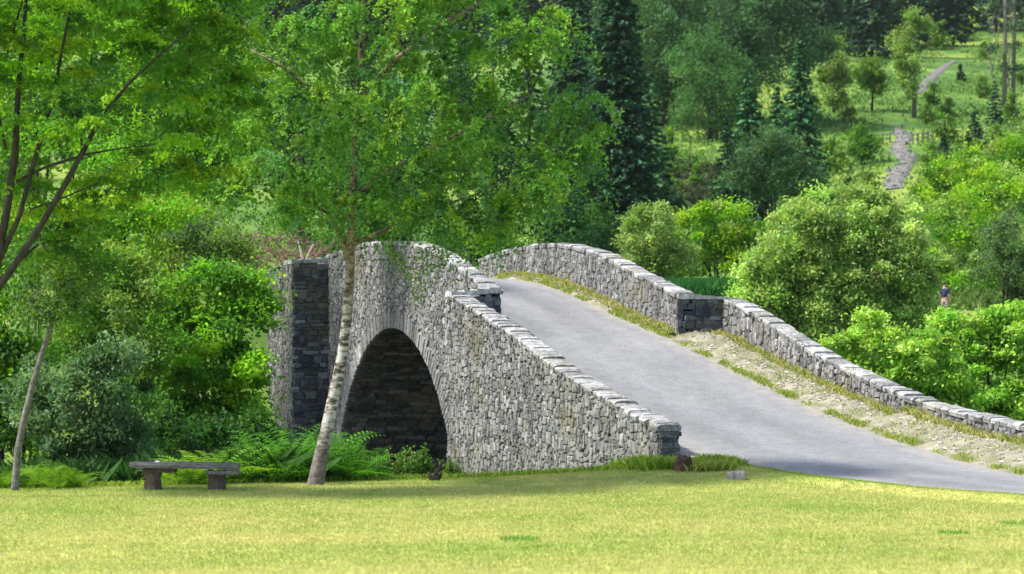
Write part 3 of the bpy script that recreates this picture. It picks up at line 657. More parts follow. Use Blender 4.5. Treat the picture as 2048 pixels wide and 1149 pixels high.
bush("osier_bush", "light green bush spreading up the slope on the far right", "shrub", 165,
     [(1900, 350, 80, 30), (1990, 330, 80, 35), (1860, 390, 40, 30), (2050, 300, 60, 40), (1920, 400, 60, 30)], 11000, (.24, .15), .6, WILLOW[:2] + BRIGHT, 88, cpl=100)
bush("grey_poplar_scrub", "round dark grey-green bush on the slope above the big willow", "shrub", 150,
     [(1540, 330, 75, 60), (1500, 360, 50, 40), (1600, 360, 50, 40), (1550, 290, 45, 35)], 12000, (.2, .1), .6, [(.05, .10, .05), (.065, .13, .055), (.045, .09, .035)], 89, cpl=100)
# reed bank below the bright bush
def tufts(name, label, cat, pts, hgt, wid, cols, rng, blades=1, spread=.1, lean=.35, kind="stuff", mat_=None):
    n = len(pts) * blades; C = np.repeat(pts, blades, axis=0) + rng.normal(size=(n, 3)) * (spread, spread, 0)
    h = (hgt * rng.uniform(.5, 1.25, n))[:, None]; a = rng.uniform(0, 2 * math.pi, n)
    sd = np.stack([np.cos(a), np.sin(a), 0 * a], 1) * (wid * rng.uniform(.7, 1.3, n))[:, None]
    ln = rng.normal(size=(n, 3)) * lean; ln[:, 2] = 0
    V = np.empty((n, 4, 3)); V[:, 0] = C - sd; V[:, 1] = C + sd; up_ = np.array([0, 0, 1.])
    V[:, 2] = C + (up_ * .6 + ln * .35) * h + sd * .75; V[:, 3] = C + (up_ + ln) * h
    col = np.array(cols)[rng.integers(0, len(cols), n)] * rng.uniform(.8, 1.2, n)[:, None]
    V = V.reshape(-1, 3); loc = tuple(pts.mean(0))
    o = mesh(name, V, np.arange(len(V)).reshape(-1, 4), mat_ or BLADE, None, np.repeat(col, 4, axis=0), loc)
    return tag(o, label, cat, kind=kind)
rng = np.random.default_rng(9)
def ground_pts(n, x0, x1, Y0, Y1, rng):
    Y = rng.uniform(Y0, Y1, n); x = rng.uniform(x0, x1, n); X = (x - 1024) / FPX * Y
    return np.stack([X, Y, H(X, Y) - .02], 1)
tufts("reed_bed", "bank of tall dark green reeds beside the parapet", "reeds", ground_pts(16000, 1255, 1500, 98, 109, rng), 1.7, .014, [(.035, .15, .035), (.05, .19, .04), (.025, .10, .025)], rng, 3, .12, .22)

# ---- hillside: conifers, birches, bushes
def conifer(h, rad, seed, cols, nwh=26, nb=11, q=(.3, .12), gap=0., per=16):
    rng = np.random.default_rng(seed); C = []; cl = []
    A = Acc(); A.tube([(0, 0, -.3), (0, 0, h * .5), (0, 0, h * .98)], [.016 * h, .01 * h, .004 * h], 6)
    k = 0; dirs = []
    for i in range(nwh):
        u = (i + .5) / nwh; z = h * (.06 + .93 * u); r = rad * (1 - u) ** .85 * rng.uniform(.85, 1.1) + .06 * rad
        for j in range(max(4, int(nb * (1 - u * .6)))):
            a = rng.uniform(0, 2 * math.pi); rr = r * rng.uniform(.75, 1.12); m_ = max(4, int(per * (1 - u * .6)))
            s = rng.uniform(.12, 1, m_) ** .7; side = rng.normal(size=m_) * .10 * rr * (1.3 - s)
            zz = z - rr * .32 * s ** 1.4 + rr * .10 * (s > .9) + rng.normal(size=m_) * .03 * h / 10
            C.append(np.stack([math.cos(a) * rr * s - math.sin(a) * side, math.sin(a) * rr * s + math.cos(a) * side, zz], 1)); cl += [k] * m_
            dirs.append(np.tile((math.cos(a), math.sin(a), -.35), (m_, 1))); k += 1
    C = np.concatenate(C); D = np.concatenate(dirs) + rng.normal(size=C.shape) * .35; cl = np.array(cl)
    D /= np.linalg.norm(D, axis=1)[:, None]; Sd = np.cross(D, rng.normal(size=C.shape) * .5 + (0, 0, 1)); Sd /= np.linalg.norm(Sd, axis=1)[:, None]
    l = (q[0] * rng.uniform(.7, 1.3, len(C)))[:, None]; w_ = (q[1] * rng.uniform(.7, 1.3, len(C)))[:, None]
    V = np.stack([C - D * l / 2, C + Sd * w_, C + D * l / 2, C - Sd * w_], 1).reshape(-1, 3)
    return A, V, crown_cols(cl, k, cols, rng, .2)
def place_conifer(name, label, loc, h, rad, seed, cols, group=None, **kw):
    A, V, c = conifer(h, rad, seed, cols, **kw); r = thing(name, tuple(loc), label, "tree", group)
    A.obj("trunk", BARK, r, (0, 0, 0)); mesh("crown", V, np.arange(len(V)).reshape(-1, 4), NEEDLE, r, c, (0, 0, 0)); return r
DKC = [(.022, .058, .032), (.03, .075, .038), (.018, .046, .028), (.04, .09, .038)]
FIR = [(.03, .10, .045), (.045, .13, .05), (.025, .08, .038), (.065, .16, .055)]
def con_px(name, label, x, base, top, wpx, seed, cols, Y=None, **kw):
    g = hit(x, base) if Y is None else at_ground(P(x, base, Y)); h = CAMZ + (YH - top) / FPX * g[1] - g[2]
    return place_conifer(name, label, g, h, wpx / 2 / FPX * g[1], seed, cols, **kw)
con_px("spruce_tree", "tall blackish spruce right beside the birch crown", 1235, 395, -150, 200, 101, DKC + FIR[2:3], Y=165, nwh=60, nb=26, q=(.34, .09), per=44)
con_px("spruce_tree", "dark spruce behind the right-hand birch tips", 1150, 380, -120, 200, 102, DKC, Y=185, nwh=50, nb=24, q=(.38, .11), per=36)
con_px("spruce_tree", "blue-green spruce at the left of the sunlit clearing", 1300, 300, 140, 120, 103, FIR, Y=200, nwh=24, nb=15, q=(.5, .18))
con_px("fir_tree", "tiered young fir left of the pair above the grey bush", 1497, 345, 130, 135, 104, FIR, Y=180, nwh=38, nb=20, per=26, q=(.32, .10))
con_px("fir_tree", "tiered young fir right of the pair above the grey bush", 1600, 330, 70, 135, 105, FIR, Y=195, nwh=42, nb=20, per=26, q=(.33, .10))
con_px("fir_tree", "small dark fir on the right edge of the sunlit clearing", 1455, 365, 230, 90, 106, DKC + FIR[:1], Y=172, nwh=24, nb=15, q=(.35, .12))
con_px("fir_tree", "young fir between the tiered pair", 1555, 330, 170, 100, 107, FIR, Y=200, nwh=24, nb=16, q=(.42, .14))
con_px("fir_tree", "little dark fir on the slope right of the stony path", 1950, 298, 222, 52, 108, DKC, nwh=12, nb=9, q=(.4, .14))
con_px("fir_tree", "tiny fir beside the upper path", 1921, 162, 128, 22, 109, DKC, nwh=8, nb=7, q=(.5, .2), per=8)
con_px("fir_tree", "slim fir at the foot of the bare pines", 1990, 250, 160, 40, 110, DKC, nwh=12, nb=8, q=(.4, .14))
con_px("fir_tree", "small fir just right of the stony path", 1887, 312, 268, 30, 111, DKC, nwh=9, nb=8, q=(.35, .12))
con_px("fir_tree", "small fir at the far right on the slope", 2038, 330, 262, 44, 112, DKC, nwh=10, nb=8, q=(.35, .12))
con_px("fir_tree", "low fir under the knoll left of the stony path", 1640, 390, 300, 70, 113, FIR, Y=160, nwh=12, nb=10, q=(.3, .11))
def deci_px(name, label, x, base, top, wpx, n, cols, seed, Y=None, **kw):
    g = hit(x, base) if Y is None else at_ground(P(x, base, Y)); return deci(name, label, x, g[1], top, wpx, n, cols, seed, **kw)
deci_px("larch_tree", "very tall grey-green larch above the clearing, left of two", 1330, 250, -120, 290, 20000, [(.05, .11, .045), (.06, .13, .05), (.045, .09, .035)], 121, leaf=(.42, .22), rc=1.5, cpl=170, trunk_h=.10)
deci_px("larch_tree", "very tall grey-green larch above the young firs, right of two", 1500, 250, -140, 330, 24000, [(.045, .10, .045), (.055, .115, .05), (.04, .08, .04)], 122, leaf=(.42, .22), rc=1.5, cpl=170, trunk_h=.10)
deci_px("larch_tree", "shorter green larch between the two tall ones", 1420, 285, 40, 190, 12000, [(.045, .11, .035), (.055, .13, .04)], 123, leaf=(.35, .18), rc=1.2, cpl=110, trunk_h=.08)
deci_px("rowan_tree", "slim yellow-green tree left of the round one on the knoll", 1668, 225, 72, 62, 5000, OLIVE + WILLOW[:1], 124, leaf=(.34, .2), rc=.8, trunk_h=.12, cpl=60, shape=.9)
deci_px("rowan_tree", "small round-headed tree with a bare stem on the knoll", 1744, 222, 115, 78, 4000, MIDG + OLIVE, 125, leaf=(.34, .2), rc=.8, trunk_h=.42, cpl=40)
deci_px("aspen_tree", "tall slim pale-crowned tree beside the upper path", 1828, 236, -8, 92, 6000, WILLOW + OLIVE, 126, leaf=(.34, .2), rc=.8, trunk_h=.22, cpl=70, bark=GREYBARK, shape=1.2)
deci_px("rowan_tree", "small tree standing on the bank left of the stony path", 1722, 330, 252, 66, 3500, MIDG, 127, leaf=(.28, .16), rc=.6, trunk_h=.2, cpl=40)
# bare-stemmed pines at the right edge
for k, (x, lb) in enumerate(((2008, "left-hand bare-trunked pine at the top right corner"), (2026, "right-hand bare-trunked pine at the top right corner"))):
    g = hit(x, 228 - 6 * k); Y = g[1]; zt = CAMZ + (YH + 130) / FPX * Y
    L = [(g[0] + .4 * q, g[1], zt - 4 + 1.4 * q, 2.2, 2.2, 1.1) for q in range(4)]
    L += [(g[0] + random.Random(k * 9 + q).uniform(-1, 1), g[1], g[2] + (zt - g[2]) * (.25 + .12 * q), .9, .9, .4) for q in range(4)]
    tree("pine_tree", lb, "tree", [(*g, .26), (g[0] + .15, g[1], (g[2] + zt) / 2, .2), (g[0], g[1], zt - 2, .12)], L, 2600, (.4, .15), .7, DKC + GREYG[:1], cpl=40, seed=130 + k, bark=plain("pine_bark%d" % k, (.10, .09, .075), (.24, .21, .18), 1.2), group="bare pines", m=NEEDLE)
# the dark wood on the skyline: one spruce copied
protos = []
for k in range(4):
    protos.append(None)
r = random.Random(12); cnt = 0
spots = []
for row, (base, dy) in enumerate(((118, 4), (95, 6), (60, 6), (25, 8), (-15, 8), (-60, 8))):
    x = -120
    while x < 2170:
        if not (row == 0 and (x > 1830 or x < 1250)) and not (row == 1 and x > 1950): spots.append((x + r.uniform(-14, 14), base + r.uniform(-dy, dy)))
        x += r.uniform(38, 62)
for (x, b) in spots:
    g = hit(x, b, 180); k = cnt % 4; hh = r.uniform(.8, 1.15)
    lb = "dark spruce in the wood along the top of the hill"
    if protos[k] is None:
        protos[k] = place_conifer("forest_spruce", lb, g, 19, 3.4, 140 + k, [tuple(c * v for v in t3) for t3 in DKC for c in (.8,)], group="spruces of the hilltop wood", nwh=26, nb=11, q=(.9, .34), per=9)
        protos[k].scale = (hh, hh, hh)
    else: copy_tree(protos[k], tuple(g), r.uniform(0, 6.28), (hh, hh, hh * r.uniform(.9, 1.15)), lb)
    cnt += 1
# left-hand hillside trees far behind the crowns
for k, x in enumerate(range(-60, 1150, 110)):
    g = hit(x + r.uniform(-25, 25), 330 + r.uniform(-50, 40), 150)
    copy_tree(protos[k % 4], tuple(g), r.uniform(0, 6.28), (.8, .8, .72 + .1 * r.random()), "dark spruce behind the birch on the middle slope", "spruces of the middle slope")
# scrub copied over the slope
sp_ = deci("scrub_bush", "small green scrub bush dotted on the pasture slope", 1700, 150, 400, 60, 900, MIDG + OLIVE, 151, (.24, .15), .45, cat="shrub", trunk_h=.02, cpl=22, group="scrub bushes on the slope", nl=4)
scr = [(1660, 350), (1740, 395), (1868, 345), (1850, 250), (1870, 215), (1900, 240), (1960, 200), (1890, 290), (1990, 290), (2030, 240), (1700, 400), (1830, 420), (1350, 400), (1400, 385), (1280, 390), (1320, 370), (1440, 400), (1380, 360),
       (1590, 400), (1620, 250), (1690, 240), (1940, 330), (2040, 350), (1970, 120), (2045, 170), (1870, 100), (1800, 95), (1930, 85), (1300, 420), (1250, 380), (1345, 330), (1880, 385)]
for (x, y) in scr:
    g = hit(x, y, 122); s = r.uniform(.7, 1.4) * (g[1] / 200) ** .5; copy_tree(sp_, tuple(g), r.uniform(0, 6.28), (s * 1.25, s * 1.25, s * .95), "small green scrub bush dotted on the pasture slope")
rng = np.random.default_rng(33)
tufts("rough_grass", "rough tussocky grass and weeds around the far path", "grass", (lambda q: q[(q[:, 1] < 112.5) | (q[:, 1] > 119.5)])(ground_pts(5200, 1640, 2080, 98, 150, rng)), .45, .05, [(.10, .20, .035), (.16, .25, .05), (.07, .15, .03), (.20, .25, .08)], rng, 5, .5, .5)
tufts("undergrowth", "dark leafy undergrowth on the bank below the left-hand shrubs", "undergrowth", ground_pts(9000, -60, 620, 48.6, 68, rng), .75, .022, [(.03, .09, .02), (.045, .12, .025), (.02, .06, .018), (.06, .14, .03)], rng, 5, .25, .6)
# brown heather patch below the clearing
rng = np.random.default_rng(15)
def hillpts(n, x0, x1, y0, y1, rng, Y0=118):
    Ys = np.arange(Y0, 620, 1.5); out = []
    xs_ = rng.uniform(x0, x1, n); yy = rng.uniform(y0, y1, n)
    for x, y in zip(xs_, yy):
        X = (x - 1024) / FPX * Ys; h = H(X, Ys); k = int(np.argmax(h >= CAMZ + (YH - y) / FPX * Ys)); out.append((X[k], Ys[k] + rng.uniform(-.8, .8), h[k]))
    o = np.array(out); o[:, 2] = H(o[:, 0], o[:, 1]); return o
tufts("heather", "brown heather and dead bracken below the sunlit clearing", "heather", hillpts(1600, 1270, 1450, 345, 420, rng), .8, .16, [(.07, .055, .04), (.05, .08, .03), (.09, .08, .045), (.04, .09, .025), (.05, .11, .03)], rng, 4, .5, .6)
bp = hillpts(9000, 1230, 2070, 60, 540, rng)
bx, by = bp[:, 0] / bp[:, 1] * FPX + 1024, YH - (bp[:, 2] - CAMZ) / bp[:, 1] * FPX
def near_line(L, wd):
    m_ = np.zeros(len(bx), bool)
    for (xa, ya), (xb, yb) in zip(L[:-1], L[1:]):
        s_ = np.clip(((bx - xa) * (xb - xa) + (by - ya) * (yb - ya)) / ((xb - xa) ** 2 + (yb - ya) ** 2), 0, 1)
        m_ |= np.hypot(bx - xa - s_ * (xb - xa), (by - ya - s_ * (yb - ya)) * 1.2) < wd
    return m_
keep = ~near_line([(1790, 395), (1798, 345), (1815, 320), (1800, 295), (1806, 275), (1792, 256)], 42) & ~near_line([(1836, 195), (1850, 172), (1868, 150), (1890, 135), (1910, 122)], 20)
tufts("bracken", "green bracken and rough grass covering the pasture slope", "bracken", bp[keep], .34, .12, [(.10, .20, .04), (.14, .24, .045), (.07, .16, .035), (.19, .26, .05), (.08, .18, .055)], rng, 6, .9, .8)
# stony path
def follow(name, L, m, lift=.12, seed=3):
    V = []; g = random.Random(seed); pts = []
    for (x, y, wpx) in L: pts.append((x, y, wpx))
    ext = []
    for a, b in zip(pts[:-1], pts[1:]):
        for k in range(8): s = k / 8; ext.append([a[i] + (b[i] - a[i]) * s for i in range(3)])
    for (x, y, wp) in ext:
        c = hit(x, y, 130); hw = wp / 2 / FPX * c[1] * g.uniform(.8, 1.2)
        for k in range(7):
            X = c[0] + hw * (k / 3 - 1); V.append((X, c[1], float(H(X, c[1])) + lift + (0 if 0 < k < 6 else -.3)))
    n = len(ext); ii = (np.arange(n - 1)[:, None] * 7 + np.arange(6)).ravel()
    return tag(mesh(name, V, np.stack([ii, ii + 1, ii + 8, ii + 7], 1), m, smooth_=True), kind="structure")
follow("path", [(1786, 380, 44), (1796, 350, 50), (1816, 325, 34), (1798, 298, 44), (1808, 275, 36), (1792, 254, 16)], PATH)
follow("upper_path", [(1836, 190, 14), (1850, 172, 26), (1868, 150, 28), (1890, 135, 20), (1910, 122, 10)], PATH, seed=5)
A = Acc(); g = random.Random(17)
for (x0, y0, wd, cnt_) in ((1788, 368, 46, 24), (1798, 346, 50, 24), (1814, 322, 40, 20), (1800, 298, 48, 26), (1804, 276, 38, 20), (1795, 258, 18, 8)):
    for k in range(cnt_):
        c = hit(x0 + g.uniform(-.5, .5) * wd, y0 + g.uniform(-12, 12), 130); a, b_, e = g.uniform(.12, .42), g.uniform(.12, .35), g.uniform(.0, .10)
        V = [c + np.array([a * math.cos(q) * g.uniform(.8, 1.1), b_ * math.sin(q) * g.uniform(.8, 1.1), -.1]) for q in np.linspace(0, 6.28, 7)[:-1]]
        V += [(v - c) * (.7, .7, 0) + c + np.array([0, 0, e + .12]) for v in V]
        A.add(V, [(i, (i + 1) % 6, 6 + (i + 1) % 6, 6 + i) for i in range(6)] + [tuple(range(6, 12))], np.array((.15, .15, .155)) * g.uniform(.5, 1.4))
tag(A.obj("path_rocks", STONE, None, tuple(hit(1800, 320, 130))), "grey boulders and slabs strewn along the footpath up the slope", "rocks", kind="stuff")
# low rail fences either side of the path
for (xa, xb, y, lb) in ((1722, 1780, 292, "low pale rail fence left of the stony path"), (1826, 1866, 290, "low pale rail fence right of the stony path")):
    f0 = hit(xa, y, 150); rt = thing("rail_fence", tuple(f0), lb, "fence"); n = 4; pts = [hit(xa + (xb - xa) * k / n, y - 2 * k, 150) for k in range(n + 1)]
    Yc = f0[1]
    pts = [at_ground((P(xa + (xb - xa) * k / n, 0, Yc)[0], Yc, 0)) for k in range(n + 1)]
    for p in pts:
        A = Acc(); A.box(tuple(p + (-.07, -.07, -.2)), tuple(p + (.07, .07, 1.1))); A.obj("post", WOOD, rt, tuple(f0))
    for hgt in (.55, .95):
        A = Acc()
        for p, q in zip(pts[:-1], pts[1:]): A.tube([p + (0, -.1, hgt), q + (0, -.1, hgt)], .055, 5)
        A.obj("rail", WOOD, rt, tuple(f0))

# ---- grass: lawn blades, verges, edges
rng = np.random.default_rng(20)
n = 260000; Y = 27.5 + (rng.uniform(0, 1, n)) ** .8 * 22.5; X = rng.uniform(-1, 1, n) * (.215 * Y + .5)
ok = Y < lawn_edge(X) - .02; X, Y = X[ok], Y[ok]
v1, v2, v3 = wav(X, Y, 2.2, 40), wav(X, Y, .7, 41), wav(X, Y, 6, 42)
f = np.clip(.5 + .28 * v1 + .16 * v2 + .2 * v3 - .25 * smooth(Y, 43, 48) + rng.normal(size=len(X)) * .07, 0, 1)[:, None]
col = (1 - f) * np.array([.26, .355, .085]) + f * np.array([.53, .475, .215])
for (px, py, rr) in ((1040, 1078, .28), (1907, 1057, .25), (2035, 1040, .25), (1800, 972, .4)):     # darker green tufts
    Yt = 5000 * CAMZ / (py - YH); Xt = (px - 1024) / FPX * Yt; q = ((X - Xt) / rr) ** 2 + ((Y - Yt) / (rr * 1.3)) ** 2 < 1; col[q & (rng.random(len(X)) < .75)] = (.11, .28, .03)
hh = .026 * (1 + .6 * rng.random(len(X))); hh[(col[:, 0] == .11)] = .06
Cc = np.stack([X, Y, lawn_z(X, Y)], 1); a = rng.uniform(0, 6.28, len(X)); sd = np.stack([np.cos(a), np.sin(a), 0 * a], 1) * .008
ln = rng.normal(size=(len(X), 3)) * .6; ln[:, 2] = 1
V = np.stack([Cc - sd, Cc + sd, Cc + ln * hh[:, None]], 1).reshape(-1, 3)
lg = mesh("lawn_grass", V, np.arange(len(V)).reshape(-1, 3), BLADE, None, np.repeat(col, 3, axis=0), (0, 38, 0))
tag(lg, "short mown yellow-green grass of the foreground lawn", "grass", kind="stuff")
DRY = [(.48, .42, .17), (.42, .40, .10), (.28, .34, .06), (.52, .46, .26), (.18, .28, .04)]
FRESH = [(.22, .36, .04), (.32, .42, .05), (.14, .27, .025), (.42, .46, .09)]
def bpts(n, d0, d1, f0, f1, zf, rng, patch=0):
    d = rng.uniform(d0, d1, n); s = rng.random(n); out = []
    for x, u in zip(d, s):
        if patch and (math.sin(x * 2.3) + math.sin(x * 5.1 + 1) + math.sin(x * .9)) < patch - 1.2 * rng.random(): continue
        t0, t1 = f0(x), f1(x); tt = t0 + (t1 - t0) * u; out.append(B(x, tt, zf(x, tt) - .02))
    return np.array(out)
tufts("verge_grass", "dry yellow grass growing at the foot of the right-hand wall", "grass", bpts(2600, -22, 15, lambda x: wall_r(x) - .30 + (bendR(x) if x < 0 else 0), lambda x: wall_r(x) - .05 + (bendR(x) if x < 0 else 0), vz, rng), .14, .008, DRY, rng, 4, .05, .45)
tufts("kerb_grass", "ragged green tufts along the right-hand edge of the tarmac", "grass", bpts(2600, -22, 12, lambda x: road_r(x) - .08, lambda x: road_r(x) + .16, vz, rng, .2), .10, .009, DRY[1:] + FRESH, rng, 5, .05, .4)
tufts("gutter_grass", "thin grass along the inside of the left-hand wall", "grass", bpts(600, -14.5, 0, lambda x: -.85, lambda x: -.6, camber, rng, .3), .14, .008, DRY + FRESH, rng, 4, .05, .4)
def edge_pts(n, x0, x1, rng, s=.12, off=0):
    X = rng.uniform(x0, x1, n); Y = lawn_edge(X) + rng.normal(size=n) * s + off; return np.stack([X, Y, np.maximum(lawn_z(X, Y), -.3) - .01], 1)
tufts("edge_grass", "uncut grass fringe along the far edge of the lawn", "grass", edge_pts(5000, -12, 4.6, rng, .18, -.02), .12, .008, FRESH, rng, 4, .06, .4)
tufts("lawn_edge_grass", "short green grass fringe between lawn and road", "grass", edge_pts(2200, 4.4, 10, rng, .06), .035, .008, FRESH, rng, 4, .04, .4)
tufts("wedge_grass", "tall yellow-green grass between the end of the wall and the road", "grass",
      np.array([(x, y, float(H(x, y)) - .02) for x, y in ((lambda p: (p[0], p[1]))(B(rng.uniform(-16.6, -14.7), rng.uniform(-1.35, -.45), 0)) for _ in range(1300))]), .20, .009, FRESH + DRY[:2], rng, 4, .06, .4)
tufts("foot_grass", "green weeds along the foot of the near bridge wall", "weeds", np.array([(x, y, float(H(x, y))) for x, y in ((lambda p: (p[0], p[1]))(B(rng.uniform(-16, -10), rng.uniform(-2.1, -1.4), 0)) for _ in range(900))]), .25, .012, FRESH, rng, 4, .08, .4)
tufts("gravel_weeds", "sparse yellow-green weeds growing through the gravel verge", "weeds", bpts(2600, -22, 15, lambda x: road_r(x), lambda x: wall_r(x) - .1, vz, rng, .1), .08, .009, DRY[1:] + FRESH, rng, 3, .05, .5)
# gravel on the verge
A = Acc(); g = random.Random(3)
for k in range(2000):
    x = g.uniform(-22, 14); tt = road_r(x) + .12 + g.random() ** .8 * (wall_r(x) - road_r(x) - .2); c = B(x, tt, vz(x, tt)); s = g.uniform(.025, .10)
    V = [c + np.array([s * math.cos(q) * g.uniform(.7, 1.1), s * math.sin(q) * g.uniform(.7, 1.1), -.01]) for q in (0, 1.25, 2.5, 3.8, 5.0)]
    V += [(v - c) * (.7, .7, 0) + c + np.array([0, 0, s * g.uniform(.12, .3)]) for v in V]
    A.add(V, [(i, (i + 1) % 5, 5 + (i + 1) % 5, 5 + i) for i in range(5)] + [tuple(range(5, 10))], np.array((.36, .32, .26)) * g.uniform(.6, 1.25))
tag(A.obj("verge_stones", CAP, None, tuple(B(-5, 5.5, 2))), "pale loose stones lying along the right-hand verge", "gravel", kind="stuff")

# ---- ferns
def fern_mesh(seed, fronds=18, L=.9, cols=BRIGHT):
    rng = np.random.default_rng(seed); V = []; col = []
    for k in range(fronds):
        a = rng.uniform(0, 2 * math.pi); l = L * rng.uniform(.7, 1.15); tilt = rng.uniform(.35, 1.1); c = np.array(cols[rng.integers(len(cols))]) * rng.uniform(.8, 1.2)
        out = np.array([math.cos(a), math.sin(a), 0]); side = np.array([-math.sin(a), math.cos(a), 0]); m_ = 17
        for i in range(1, m_):
            s = i / m_; r = l * (s * math.sin(tilt) + .35 * s * s); z = l * (s * math.cos(tilt) * 1.25 - .55 * s ** 2.4)
            p = out * r + np.array([0, 0, max(z, .02)]); wl = l * .26 * math.sin(math.pi * min(1, .12 + s * .88)) ** .8 * (1.1 - s * .5); hw = l / m_ * .62
            fw = out * .4 + np.array([0, 0, .3 * (1 - s)])
            for sg in (-1, 1):
                e = p + side * sg * wl + fw * wl * .5 - np.array([0, 0, wl * .25])
                V += [p - fw * hw, (p + e) / 2 + fw * hw, e, (p + e) / 2 - fw * hw]; col += [c * rng.uniform(.85, 1.15)] * 4
    return np.array(V), np.array(col)
def make_fern(name, loc, label, seed, group, L=.9, cols=BRIGHT, fronds=18):
    V, c = fern_mesh(seed, fronds, L, cols); rt = thing(name, tuple(loc), label, "fern", group)
    mesh("fronds", V, np.arange(len(V)).reshape(-1, 4), LEAF, rt, c)
    A = Acc(); A.tube([(0, 0, -.1), (0, 0, .12)], [.06, .04], 6); A.obj("crown_base", BARK, rt); return rt
FERN = [(.10, .29, .025), (.14, .35, .03), (.08, .22, .025), (.06, .18, .035)]
fp = [make_fern("fern", at_ground(P(560, 0, 48)), "big green fern in the clump around the birch trunk", 200, "ferns around the birch trunk", 1.0, FERN, 32),
      make_fern("fern", at_ground(P(690, 0, 48.5)), "big green fern in the clump around the birch trunk", 201, "ferns around the birch trunk", .95, FERN, 32)]
r = random.Random(8)
for (x, Y, s) in ((520, 48.4, .85), (545, 48.9, 1.05), (585, 48.6, 1.1), (600, 49.2, 1.25), (500, 49.3, .9), (575, 49.6, 1.3), (620, 48.2, .8), (665, 49.0, 1.1), (700, 49.4, 1.0), (715, 48.6, .75), (640, 49.6, 1.2), (540, 50, 1.1), (610, 50.2, 1.35), (680, 50, 1.1), (730, 49.2, .6)):
    p = at_ground(P(x, 0, Y)); copy_tree(fp[r.randrange(2)], tuple(p + (0, 0, -.03)), r.uniform(0, 6.28), (s, s, s * 1.75), "big green fern in the clump around the birch trunk")
fb = make_fern("fern", at_ground(P(400, 0, 47.6)), "yellow-green fern growing behind the wooden bench", 202, "ferns behind the bench", 1.05, [(.22, .40, .03), (.28, .44, .04), (.17, .34, .03)], 20)
for (x, Y, s) in ((375, 48, .9), (430, 47.8, 1.05), (455, 48.2, 1.1), (350, 47.9, .6), (480, 48.0, .95), (415, 48.6, 1.1)):
    copy_tree(fb, tuple(at_ground(P(x, 0, Y))), r.uniform(0, 6.28), (s, s, s), "yellow-green fern growing behind the wooden bench")
fl = make_fern("fern", at_ground(P(75, 0, 46.6)), "bright fern at the lawn's left edge beside the slender grey stem", 203, "ferns by the slender grey stem", .8, BRIGHT[:2] + FERN[:1], 16)
for (x, Y, s) in ((130, 46.8, 1.0), (100, 47.2, 1.0), (10, 46.4, .8), (-10, 46.9, 1), (152, 46.5, .7), (115, 46.2, .7)):
    copy_tree(fl, tuple(at_ground(P(x, 0, Y))), r.uniform(0, 6.28), (s, s, s), "bright fern at the lawn's left edge beside the slender grey stem")
# weeds under the arch
def weed(name, loc, label, seed, group):
    rng = np.random.default_rng(seed); A = Acc(); C = []
    for k in range(9):
        e = np.array([rng.uniform(-.2, .2), rng.uniform(-.2, .2), rng.uniform(.3, .62)]); A.tube([(e[0] * .3, e[1] * .3, -.2), e * (.6, .6, .5), e], .008, 4)
        C.append(e * (.8, .8, 1) * rng.uniform(.35, 1.05, (40, 1)) + rng.normal(size=(40, 3)) * .05)
    C = np.concatenate(C); V = quads(C, .08, .045, rng, .4); rt = thing(name, tuple(loc), label, "plant", group)
    A.obj("stems", BARK, rt); mesh("leaves", V, np.arange(len(V)).reshape(-1, 4), LEAF, rt, np.repeat(np.array([(.15, .28, .05), (.12, .25, .03), (.2, .3, .08)])[rng.integers(0, 3, len(C))], 4, axis=0)); return rt
w0 = weed("weed", at_ground(P(770, 0, 49.4)), "leafy green weed at the lawn edge in front of the arch", 210, "weeds in front of the arch")
for (x, Y, s) in ((795, 49.6, .9), (815, 49.3, 1.0), (835, 49.5, 1.1), (760, 49.9, .8), (850, 49.7, .9), (905, 49.6, .7), (745, 49.5, .6), (890, 50, .8), (920, 49.9, .5), (780, 50, .9), (825, 50, 1.0)):
    copy_tree(w0, tuple(at_ground(P(x, 0, Y))), r.uniform(0, 6.28), (s, s, s), "leafy green weed at the lawn edge in front of the arch")

# ---- bench
YBn = 45.7; bx0 = P(262, 0, YBn)[0]; bx1 = P(480, 0, YBn)[0]; gb = float(H((bx0 + bx1) / 2, YBn)); bench = thing("wooden_bench", ((bx0 + bx1) / 2, YBn, gb), "rustic backless bench of thick weathered planks on log stumps beside the ferns", "bench")
bl = (( bx0 + bx1) / 2, YBn, gb); g = random.Random(2)
def plank(x0, x1, y0, y1, z0, z1, tilt=0, nseg=10):
    A = Acc(); V = []
    for k in range(nseg + 1):
        x = x0 + (x1 - x0) * k / nseg; j = lambda: g.uniform(-.008, .008)
        for (y, z) in ((y0, z0), (y0 - .004, (z0 + z1) / 2), (y0 + .012, z1), (y1 - .012, z1), (y1, (z0 + z1) / 2), (y1, z0)): V.append((x, y + j(), z + j() + tilt * (k / nseg)))
    F = [(6*k+i, 6*k+(i+1) % 6, 6*k+6+(i+1) % 6, 6*k+6+i) for k in range(nseg) for i in range(6)] + [tuple(range(6))[::-1], tuple(6*nseg+i for i in range(6))]
    A.add(V, F); return A
plank(bx0, bx1, YBn - .2, YBn + .02, gb + .42, gb + .52, -.03).obj("seat_plank", WOOD, bench, bl)
plank(bx0 + .05, bx1 - .04, YBn + .03, YBn + .26, gb + .43, gb + .53, -.03).obj("seat_plank", WOOD, bench, bl)
plank(bx0 + .22, bx0 + .82, YBn - .14, YBn + .2, gb + .33, gb + .42).obj("bearer", LOG, bench, bl)
plank(P(415, 0, YBn)[0], bx1 - .02, YBn - .22, YBn + .18, gb + .30, gb + .37).obj("bearer", WOOD, bench, bl)
